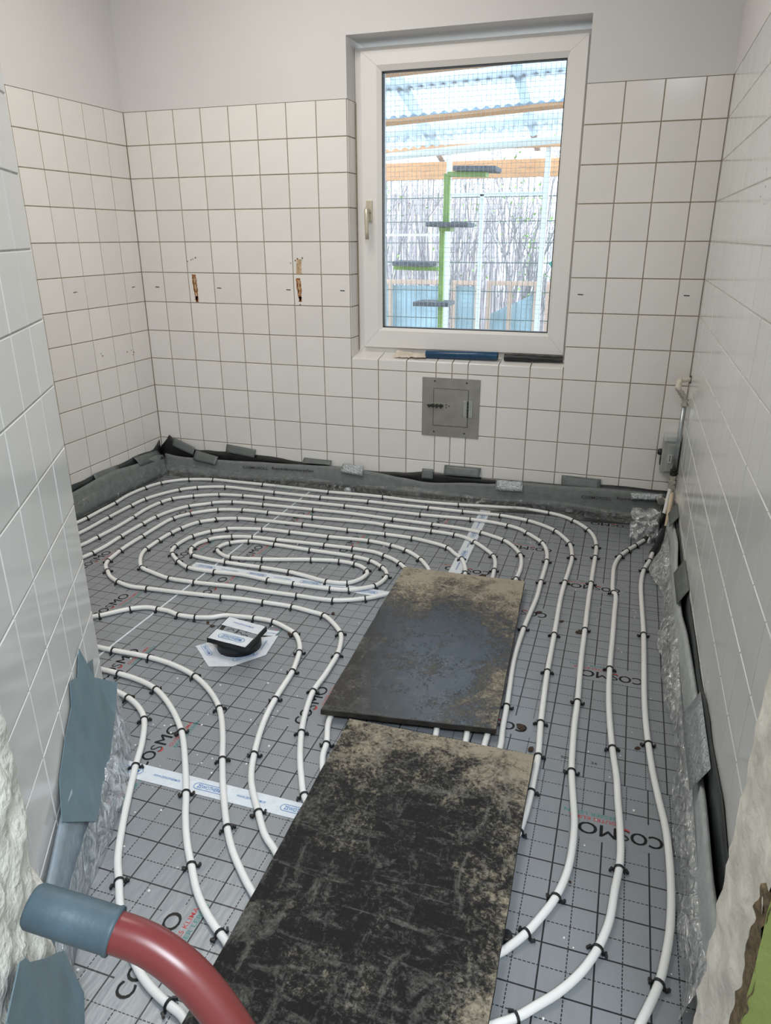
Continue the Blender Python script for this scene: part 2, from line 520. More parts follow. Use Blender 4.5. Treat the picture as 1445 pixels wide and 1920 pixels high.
def board_material(name, half_x, half_y, far_k, far_at, right_k, right_at, bias, gloss, spec, smear, relief):
    """dark film-faced plywood; dried sand gathers at the far and right edges, grey cement smears elsewhere"""
    m = material(name, (0.02, 0.02, 0.02), 0.4, spec=spec)
    nt = m.node_tree
    b = nt.nodes['Principled BSDF']
    tc = nt.nodes.new('ShaderNodeTexCoord')
    sx = nt.nodes.new('ShaderNodeSeparateXYZ')
    nt.links.new(tc.outputs['Object'], sx.inputs[0])
    def nz(scale, detail, dist=0.0, rough=0.6, stretch=None, rot=0.5, off=(0, 0, 0)):
        n = nt.nodes.new('ShaderNodeTexNoise')
        n.inputs['Scale'].default_value = scale
        n.inputs['Detail'].default_value = detail
        n.inputs['Distortion'].default_value = dist
        n.inputs['Roughness'].default_value = rough
        mp = nt.nodes.new('ShaderNodeMapping')
        mp.inputs['Scale'].default_value = stretch or (1, 1, 1)
        mp.inputs['Rotation'].default_value = (0, 0, rot)
        mp.inputs['Location'].default_value = off
        nt.links.new(tc.outputs['Object'], mp.inputs[0])
        nt.links.new(mp.outputs[0], n.inputs['Vector'])
        return math_node(nt, 'SUBTRACT', n.outputs[0], 0.5)
    def over(c, at, k):
        return math_node(nt, 'MULTIPLY', math_node(nt, 'MAXIMUM', math_node(nt, 'SUBTRACT', c, at), 0.0), k)
    big = nz(5, 6, 0.8, 0.6)
    mid = nz(17, 8, 1.2, 0.7, off=(3, 1, 0))
    fine = nz(120, 6, 0.5, 0.75)
    # sand
    t = math_node(nt, 'ADD', over(sx.outputs[1], far_at, far_k), over(sx.outputs[0], right_at, right_k))
    t = math_node(nt, 'ADD', t, bias)
    t = math_node(nt, 'MULTIPLY_ADD', big, 1.5, t)
    t = math_node(nt, 'MULTIPLY_ADD', mid, 1.3, t)
    t = math_node(nt, 'MULTIPLY_ADD', fine, 1.7, t)
    r = nt.nodes.new('ShaderNodeValToRGB')
    e = r.color_ramp.elements
    e[0].position = 0.30; e[0].color = (0.0065, 0.0065, 0.0075, 1)
    e[1].position = 1.0; e[1].color = (0.33, 0.285, 0.215, 1)
    k = e.new(0.50); k.color = (0.020, 0.019, 0.018, 1)
    k = e.new(0.66); k.color = (0.105, 0.092, 0.070, 1)
    nt.links.new(t, r.inputs[0])
    # grey smears and brush marks
    s1 = nz(7, 8, 1.6, 0.65, (2.6, 0.8, 1), 0.5)
    s2 = nz(9, 8, 1.2, 0.7, (0.7, 3.2, 1), -0.25, (5, 2, 0))
    g = math_node(nt, 'MAXIMUM', s1, s2)
    g = math_node(nt, 'MULTIPLY_ADD', fine, 0.55, g)
    mr = nt.nodes.new('ShaderNodeMapRange')
    mr.inputs[1].default_value = 0.03
    mr.inputs[2].default_value = 0.30
    mr.inputs[3].default_value = 0.0
    mr.inputs[4].default_value = smear
    nt.links.new(g, mr.inputs[0])
    mx = nt.nodes.new('ShaderNodeMix')
    mx.data_type = 'RGBA'
    nt.links.new(mr.outputs[0], mx.inputs[0])
    nt.links.new(r.outputs[0], mx.inputs[6])
    mx.inputs[7].default_value = (0.15, 0.148, 0.13, 1)
    nt.links.new(mx.outputs[2], b.inputs['Base Color'])
    rr = nt.nodes.new('ShaderNodeMapRange')
    rr.inputs[1].default_value = 0.3
    rr.inputs[2].default_value = 0.75
    rr.inputs[3].default_value = gloss
    rr.inputs[4].default_value = 0.92
    nt.links.new(t, rr.inputs[0])
    nt.links.new(rr.outputs[0], b.inputs['Roughness'])
    bp = nt.nodes.new('ShaderNodeBump')
    bp.inputs['Strength'].default_value = relief
    bp.inputs['Distance'].default_value = 0.004
    nt.links.new(t, bp.inputs['Height'])
    nt.links.new(bp.outputs[0], b.inputs['Normal'])
    return m
M_BOARD_B = board_material('dirty_board_far', .24, .48, 2.3, 0.10, 2.2, 0.10, 0.24, 0.14, 0.7, 0.45, 0.08)
M_BOARD_F = board_material('dirty_board_near', .25, .5, 2.6, 0.24, 3.0, 0.12, 0.26, 0.40, 0.2, 0.95, 0.3)
M_BOARD_EDGE = material('board_edge', (0.022, 0.018, 0.014), 0.7, var=0.5, vscale=30, bump=0.4, bscale=60)

# ================================================================ the room shell
T = 0.151
ZT = 1.8589
XR = 2.788
ZC = 2.75
EC = Vector((1.225, -2.0809, 0))          # outside corner where the tiled partition ends
ND = Vector((0.5076, -0.8616, 0))         # along the partition, towards the doorway
NN = Vector((0.8616, 0.5076, 0))          # its face normal
def near(s, z, off=0.0):
    p = EC + ND * s + NN * off
    return Vector((p.x, p.y, z))
rows = [ZT - T * i for i in range(13)] + [0.0]

floor = tag(MB().box(-0.3, 4.2, -6.2, 0.3, -0.12, -0.006).build('floor', M_CONCRETE), kind='structure')
ceiling = tag(MB().box(-0.3, 4.2, -6.2, 0.3, ZC, ZC + 0.15).build('ceiling', M_PLASTER), kind='structure')

WX0, WX1, WZ0, WZ1 = 1.192, 2.239, 0.703, 2.102
b = MB()
G = 0.0022
for x0, x1, z0, z1 in ((-0.3, WX0 - .003, -0.1, ZT), (WX1 + .003, XR + 0.3, -0.1, ZT), (WX0 - .003, WX1 + .003, -0.1, WZ0 - 0.006)):
    b.box(x0, x1, G, 0.30, z0, z1, 0)
for x0, x1, z0, z1 in ((-0.3, WX0, ZT, ZC), (WX1, XR + 0.3, ZT, ZC), (WX0, WX1, WZ1, ZC)):
    b.box(x0, x1, -0.0008, 0.30, z0, z1, 1)
wall_back = tag(b.build('wall_back', [M_GROUT, M_PLASTER]), kind='structure')

b = MB()
b.box(-0.3, -G, -2.25, G, -0.1, ZT, 0).box(-0.3, 0.0008, -2.25, G, ZT, ZC, 1)
wall_left = tag(b.build('wall_left', [M_GROUT, M_PLASTER]), kind='structure')

b = MB()
b.box(XR + G, XR + 0.3, -2.60, G, -0.1, ZT, 0).box(XR - 0.0008, XR + 0.3, -2.60, G, ZT, ZC, 1)
wall_right = tag(b.build('wall_right', [M_GROUT_W, M_PLASTER]), kind='structure')

def slab(b, s0, s1, o0, o1, z0, z1, m):
    q = [near(s0, z0, o0), near(s1, z0, o0), near(s1, z0, o1), near(s0, z0, o1), near(s0, z1, o0), near(s1, z1, o0), near(s1, z1, o1), near(s0, z1, o1)]
    b.add(q, [(3, 2, 1, 0), (4, 5, 6, 7), (0, 1, 5, 4), (1, 2, 6, 5), (2, 3, 7, 6), (3, 0, 4, 7)], m)
b = MB()
slab(b, 0.006, 1.10, -0.10, -G, -0.1, ZT, 0)
slab(b, 0.0, 1.10, -0.10, 0.0, ZT, ZC, 1)
b.box(-0.02, 1.17, -2.25, -2.10, -0.1, ZC, 1)
wall_front = tag(b.build('wall_front', [M_GROUT_W, M_PLASTER]), kind='structure')

TM = {}
def tile_mesh(w, h):
    k = (round(w, 3), round(h, 3))
    if k not in TM:
        w, h = k
        e = 0.0014
        v = [(e, 0, e), (w - e, 0, e), (w - e, 0, h - e), (e, 0, h - e), (0, e, 0), (w, e, 0), (w, e, h), (0, e, h), (0, .006, 0), (w, .006, 0), (w, .006, h), (0, .006, h)]
        f = [(0, 1, 2, 3)]
        for i in range(4):
            j = (i + 1) % 4
            f += [(4 + i, 4 + j, j, i), (8 + i, 8 + j, 4 + j, 4 + i)]
        me = bpy.data.meshes.new('tile')
        me.from_pydata(v, [], f)
        TM[k] = me
    return TM[k]
J = 0.0038
def tile(parent, m, w, h, M):
    if w < 0.012 or h < 0.012:
        return
    me = tile_mesh(w - J, h - J)
    if not me.materials:
        me.materials.append(m)
    elif me.materials[0] != m:
        k = (me.name, m.name)
        if k not in TM:
            TM[k] = me.copy()
            TM[k].materials[0] = m
        me = TM[k]
    o = bpy.data.objects.new('tile', me)
    COL.objects.link(o)
    o.parent = parent
    jit = Matrix.Rotation(random.gauss(0, 0.0016), 4, 'X') @ Matrix.Rotation(random.gauss(0, 0.0016), 4, 'Z')
    o.matrix_local = M @ Matrix.Translation((J / 2, random.uniform(-0.0003, 0.0002), J / 2)) @ jit

RZ = lambda a: Matrix.Rotation(a, 4, 'Z')
# back wall: left of the window, under it, right of it
XL = [0.0] + [0.132 + T * i for i in range(8)]
XU = [1.189, 1.332, 1.480, 1.631, 1.711, 1.790, 1.937, 2.087, 2.239]
XW = [2.239, 2.390, 2.541, 2.692, XR]
for zone in (XL, XW):
    for x0, x1 in zip(zone, zone[1:]):
        for z1, z0 in zip(rows, rows[1:]):
            tile(wall_back, M_TILE, x1 - x0, z1 - z0, Matrix.Translation((x0, 0, z0)))
for x0, x1 in zip(XU, XU[1:]):
    for z1, z0 in zip([WZ0] + rows[8:], rows[8:]):
        tile(wall_back, M_TILE, x1 - x0, z1 - z0, Matrix.Translation((x0, 0, z0)))
    # sloping sill tiles
    tile(wall_back, M_TILE, x1 - x0, 0.122, Matrix.Translation((x0, 0.001, WZ0 + 0.0005)) @ Matrix.Rotation(-(PI / 2 - 0.19), 4, 'X'))
for z1, z0 in zip(rows[:9], rows[1:9]):
    z0 = max(z0, WZ0)
    if z1 - z0 > 0.02:
        tile(wall_back, M_TILE, 0.112, z1 - z0, Matrix.Translation((1.192, 0.002, z0)) @ RZ(PI / 2))
        tile(wall_back, M_TILE, 0.112, z1 - z0, Matrix.Translation((WX1, 0.114, z0)) @ RZ(-PI / 2))
# left wall
ys = [0.0] + [-(0.9949 + i) * T for i in range(14)]
for y1, y0 in zip(ys, ys[1:]):
    y0 = max(y0, -2.10)
    for z1, z0 in zip(rows, rows[1:]):
        tile(wall_left, M_TILE, y1 - y0, z1 - z0, Matrix.Translation((0, y0, z0)) @ RZ(PI / 2))
# right wall
ys = [0.0] + [-0.0895 - T * i for i in range(17)]
for y1, y0 in zip(ys, ys[1:]):
    for z1, z0 in zip(rows, rows[1:]):
        tile(wall_right, M_TILE_R, y1 - y0, z1 - z0, Matrix.Translation((XR, y1, z0)) @ RZ(-PI / 2))
# partition beside the doorway
ss = [0.0, 0.145, 0.296, 0.447, 0.598, 0.749, 0.86]
aN = math.atan2(0.8616, -0.5076)
for s0, s1 in zip(ss, ss[1:]):
    for z1, z0 in zip(rows, rows[1:]):
        p = near(s1, z0)
        tile(wall_front, M_TILE_R, s1 - s0, z1 - z0, Matrix.Translation(p) @ RZ(aN))
# returning edge of the partition, plain glazed trim tiles
for z1, z0 in zip(rows, rows[1:]):
    p = near(0.0, z0, 0.0)
    tile(wall_front, M_TILE_R, 0.09, z1 - z0, Matrix.Translation(p) @ RZ(aN + PI / 2))

# broken plaster of the left door jamb
prof = [(0.0, .80), (.09, .806), (.125, .795), (.17, .822), (.213, .815), (.27, .787), (.30, .826), (.323, .815), (.36, .800), (.387, .826), (.42, .80), (.45, .781), (.50, .783), (.60, .80), (.8, .79), (1.1, .80), (2.75, .80)]
R = []
for i in range(130):
    z = 2.2 * (i / 129) ** 1.4
    s0 = lerp_profile(prof, z) + 0.006 * noise.noise((z * 60, 3, 1))
    row = []
    for j in range(22):
        t = j / 21
        s = s0 + t * 0.32
        o = 0.003 + 0.032 * min(1, t * 6) ** 0.6 + 0.016 * noise.noise((s * 18, z * 18, 5)) * min(1, t * 6) + 0.006 * noise.noise((s * 70, z * 70, 9)) * min(1, t * 9)
        row.append(near(s, z, o))
    R.append(row)
jamb_l = tag(MB().grid(R).build('trim_1', M_ROUGH), kind='structure')

# right door jamb: broken plaster reveal, strip of mortar, green painted hall face
b = MB()
b.box(2.745, 3.9, -2.735, -2.575, -0.1, ZC, 0)
b.box(3.9, 4.2, -6.2, -2.575, -0.1, ZC, 1).box(-0.3, 4.2, -6.4, -6.2, -0.1, ZC, 1).box(-0.3, -0.1, -6.2, -2.25, -0.1, ZC, 1)
jamb = tag(b.build('wall_hall', [M_GREEN_WALL, M_PLASTER]), kind='structure')
R = []
for i in range(150):
    z = 2.3 * i / 149
    row = []
    for j in range(26):
        t = j / 25
        y = -2.545 - 0.175 * t
        x = 2.7275 + 0.0055 * noise.noise((z * 22, 1, 2)) * (1 - t) + 0.003 * noise.noise((z * 75, 4, 2)) + 0.009 * t + 0.007 * noise.noise((y * 25, z * 14, 3)) * min(1, 4 * t)
        row.append((x, y, z))
    R.append(row)
R2 = [[(2.80, r[0][1] - 0.006, r[0][2])] + r for r in R]
trim2 = tag(MB().grid(R2).build('trim_2', M_ROUGH_B), kind='structure')
R = []
for i in range(150):
    z = 1.1 * i / 149
    w = 0.5 + 0.5 * noise.noise((z * 9, 8, 1))
    row = []
    for j in range(8):
        t = j / 7
        y = -2.700 - 0.028 * w * 0.5 - 0.034 * t - 0.006 * noise.noise((z * 40, 2, 7))
        x = 2.7305 + 0.004 * t + 0.006 * noise.noise((z * 50, y * 60, 4)) + (0.012 if z > 0.55 + 0.03 * noise.noise((z * 30, 0, 0)) else 0)
        row.append((x, y, z))
    R.append(row)
trim3 = tag(MB().grid(R).build('trim_3', M_MORTAR), kind='structure')
R = []
for i in range(120):
    z = 2.3 * i / 119
    row = []
    for j in range(14):
        t = j / 13
        x = 2.7335 + 0.002 * noise.noise((z * 45, 2, 2)) * (1 - t) + 1.1 * t ** 1.5
        y = -2.738 - 0.004 * noise.noise((z * 12, x * 12, 1)) - 0.012 * min(1, t * 6)
        row.append((x, y, z))
    R.append(row)
trim4 = tag(MB().grid(R).build('trim_4', M_GREEN_WALL), kind='structure')

# marks on the tiled walls: rust runs, drill holes, little dashes
def blot(parent, name, m, pts, place):
    b = MB()
    vs = [place(*p) for p in pts]
    b.add(vs, [tuple(range(len(vs)))])
    return b.build(name, m, parent)
onback = lambda x, z: (x, -0.0011, z)
onleft = lambda y, z: (0.0011, y, z)
def rust(xc, z0, z1, w, seed):
    random.seed(seed)
    n = 14
    L, Rr = [], []
    for i in range(n + 1):
        t = i / n
        k = w * (0.45 + 0.75 * math.sin(PI * min(1, 0.25 + 0.75 * t))) * (1 - 0.75 * max(0, t - 0.8) / 0.2)
        L.append((xc - k + random.uniform(-.002, .002) + 0.008 * t, z1 + (z0 - z1) * t))
        Rr.append((xc + k + random.uniform(-.002, .002) + 0.008 * t, z1 + (z0 - z1) * t))
    b = MB()
    for i in range(n):
        for side, sg in ((L, 1), (Rr, -1)):
            ww = 0.0075 * (1 + 0.5 * math.sin(i * 1.7 + seed)) + (0.006 if i > n - 4 else 0)
            a, c = side[i], side[i + 1]
            b.add([onback(a[0], a[1]), onback(a[0] + sg * ww, a[1]), onback(c[0] + sg * ww, c[1]), onback(c[0], c[1])], [(0, 1, 2, 3)])
    for i in range(4):
        x = xc + random.uniform(-w, w) * .5
        z = z1 - 0.01 - 0.02 * i
        b.add([onback(x - .002, z), onback(x + .002, z), onback(x + .002, z - .018), onback(x - .001, z - .018)], [(0, 1, 2, 3)])
    b.build('rust_run', M_RUST, wall_back)
    f = MB()
    for i in range(n):
        q = lambda p: (p[0], -0.0009, p[1])
        f.add([q(L[i]), q(Rr[i]), q(Rr[i + 1]), q(L[i + 1])], [(0, 1, 2, 3)])
    f.build('rust_film', M_FAINT, wall_back)
M_FAINT = material('faint_rust', (0.50, 0.36, 0.22), 0.5, var=0.4, vscale=90)
rust(0.318, 0.957, 1.096, 0.011, 1)
rust(0.913, 0.972, 1.085, 0.011, 2)
blot(wall_back, 'rust_film', M_FAINT, [(.905, 1.105), (.935, 1.105), (.932, 1.14), (.938, 1.175), (.912, 1.172), (.906, 1.14)], onback)
random.seed(5)
def disc(x, z, r):
    return [(x + r * math.cos(2 * PI * i / 10), z + r * math.sin(2 * PI * i / 10)) for i in range(10)]
for x, z, r in ((.290, 1.160, .0030), (.311, 1.168, .0035), (.322, 1.172, .003), (.338, 1.178, .004), (.876, 1.156, .003), (.903, 1.168, .004), (.914, 1.176, .0045), (.941, 1.180, .004), (.919, .958, .0035)):
    blot(wall_back, 'drill_hole', M_MORTAR, disc(x, z, r), onback)
for x, z in ((.089, 1.030), (.463, 1.031), (.858, 1.029), (1.149, 1.030), (2.286, 1.034), (2.727, 1.038)):
    blot(wall_back, 'pencil_mark', M_BLACK_PRINT, [(x - .012, z - .002), (x + .012, z - .003), (x + .012, z + .001), (x - .012, z + .002)], onback)
for y, z in ((-.528, 1.036), (-.085, 1.033)):
    blot(wall_left, 'pencil_mark', M_BLACK_PRINT, [(y - .013, z - .003), (y + .013, z - .001), (y + .013, z + .002), (y - .013, z + .001)], onleft)
for y, z, r in ((-.205, .712, .004), (-.170, .716, .003), (-.148, .703, .004), (-.159, .690, .003), (-.40, .72, .004), (-.41, .732, .003)):
    blot(wall_left, 'drill_hole', M_MORTAR, disc(y, z, r), onleft)
onright = lambda y, z: (XR - 0.0011, y, z)
for y, z, r in ((-1.30, 1.43, .003), (-1.33, 1.39, .003), (-1.27, 1.37, .003), (-1.36, 1.35, .0025), (-1.0, .80, .004), (-.9, .93, .003), (-.8, 1.03, .003), (-1.17, .80, .003)):
    blot(wall_right, 'drill_hole', M_STEEL_D, disc(y, z, r), onright)

# ---------------------------------------------------------------- the window
win = tag(empty('window_1', (0, 0, 0), None, None), kind='structure')
def mitred(name, parent, m, xo0, xo1, zo0, zo1, xi0, xi1, zi0, zi1, y0, y1, gap=0.0004, lip=0.0):
    """four mitred rails between an outer and an inner rectangle; front at y0, inner edge set back by lip"""
    O = [(xo0, zo0), (xo1, zo0), (xo1, zo1), (xo0, zo1)]
    I = [(xi0, zi0), (xi1, zi0), (xi1, zi1), (xi0, zi1)]
    for i in range(4):
        j = (i + 1) % 4
        dx = 1 if O[j][0] > O[i][0] else -1 if O[j][0] < O[i][0] else 0
        dz = 1 if O[j][1] > O[i][1] else -1 if O[j][1] < O[i][1] else 0
        sh = lambda p, s: (p[0] + dx * gap * s, p[1] + dz * gap * s)
        a, bq, c, d = sh(O[i], 1), sh(O[j], -1), sh(I[j], -1), sh(I[i], 1)
        v = [(p[0], y0, p[1]) for p in (a, bq)] + [(p[0], y0 + lip, p[1]) for p in (c, d)] + [(p[0], y1, p[1]) for p in (a, bq, c, d)]
        MB().add(v, [(0, 1, 2, 3), (7, 6, 5, 4), (0, 4, 5, 1), (1, 5, 6, 2), (2, 6, 7, 3), (3, 7, 4, 0)]).build(name, m, parent)
mitred('frame_rail', win, M_PVC, 1.194, 2.246, 0.715, 2.072, 1.262, 2.195, 0.785, 2.025, 0.105, 0.175)
mitred('sash_rail', win, M_PVC, 1.229, 2.224, 0.752, 2.053, 1.304, 2.154, 0.834, 1.996, 0.084, 0.16)
mitred('glazing_bead', win, M_PVC, 1.304, 2.154, 0.834, 1.996, 1.324, 2.143, 0.848, 1.974, 0.0845, 0.13, lip=0.014)
mitred('gasket', win, M_GASKET, 1.322, 2.145, 0.846, 1.976, 1.328, 2.139, 0.852, 1.970, 0.1000, 0.134)
MB().box(1.322, 2.145, 0.112, 0.116, 0.846, 1.976).build('glass_pane', M_GLASS, win)
mitred('outer_sash_rail', win, M_PVC, 1.229, 2.224, 0.752, 2.053, 1.318, 2.15, 0.84, 1.985, 0.161, 0.172)
MB().box(1.1925, 1.1975, .1005, .1055, .735, 1.856).build('brown_joint', M_GROUT, win)
hd = MB()
hd.bbox(1.252, 1.280, 0.072, 0.0845, 1.345, 1.440, 0.003)
wh = hd.build('handle_plate', M_CHAMP, win)
g = MB()
g.tube([(1.266, 0.078, 1.392), (1.266, 0.045, 1.392)], 0.011, 12)
g.tube([(1.266, 0.050, 1.405), (1.266, 0.036, 1.395), (1.267, 0.033, 1.36), (1.268, 0.034, 1.30), (1.268, 0.036, 1.265)], [.009, .0115, .0105, .0095, .0085], 12)
g.build('handle_grip', M_CHAMP, wh)

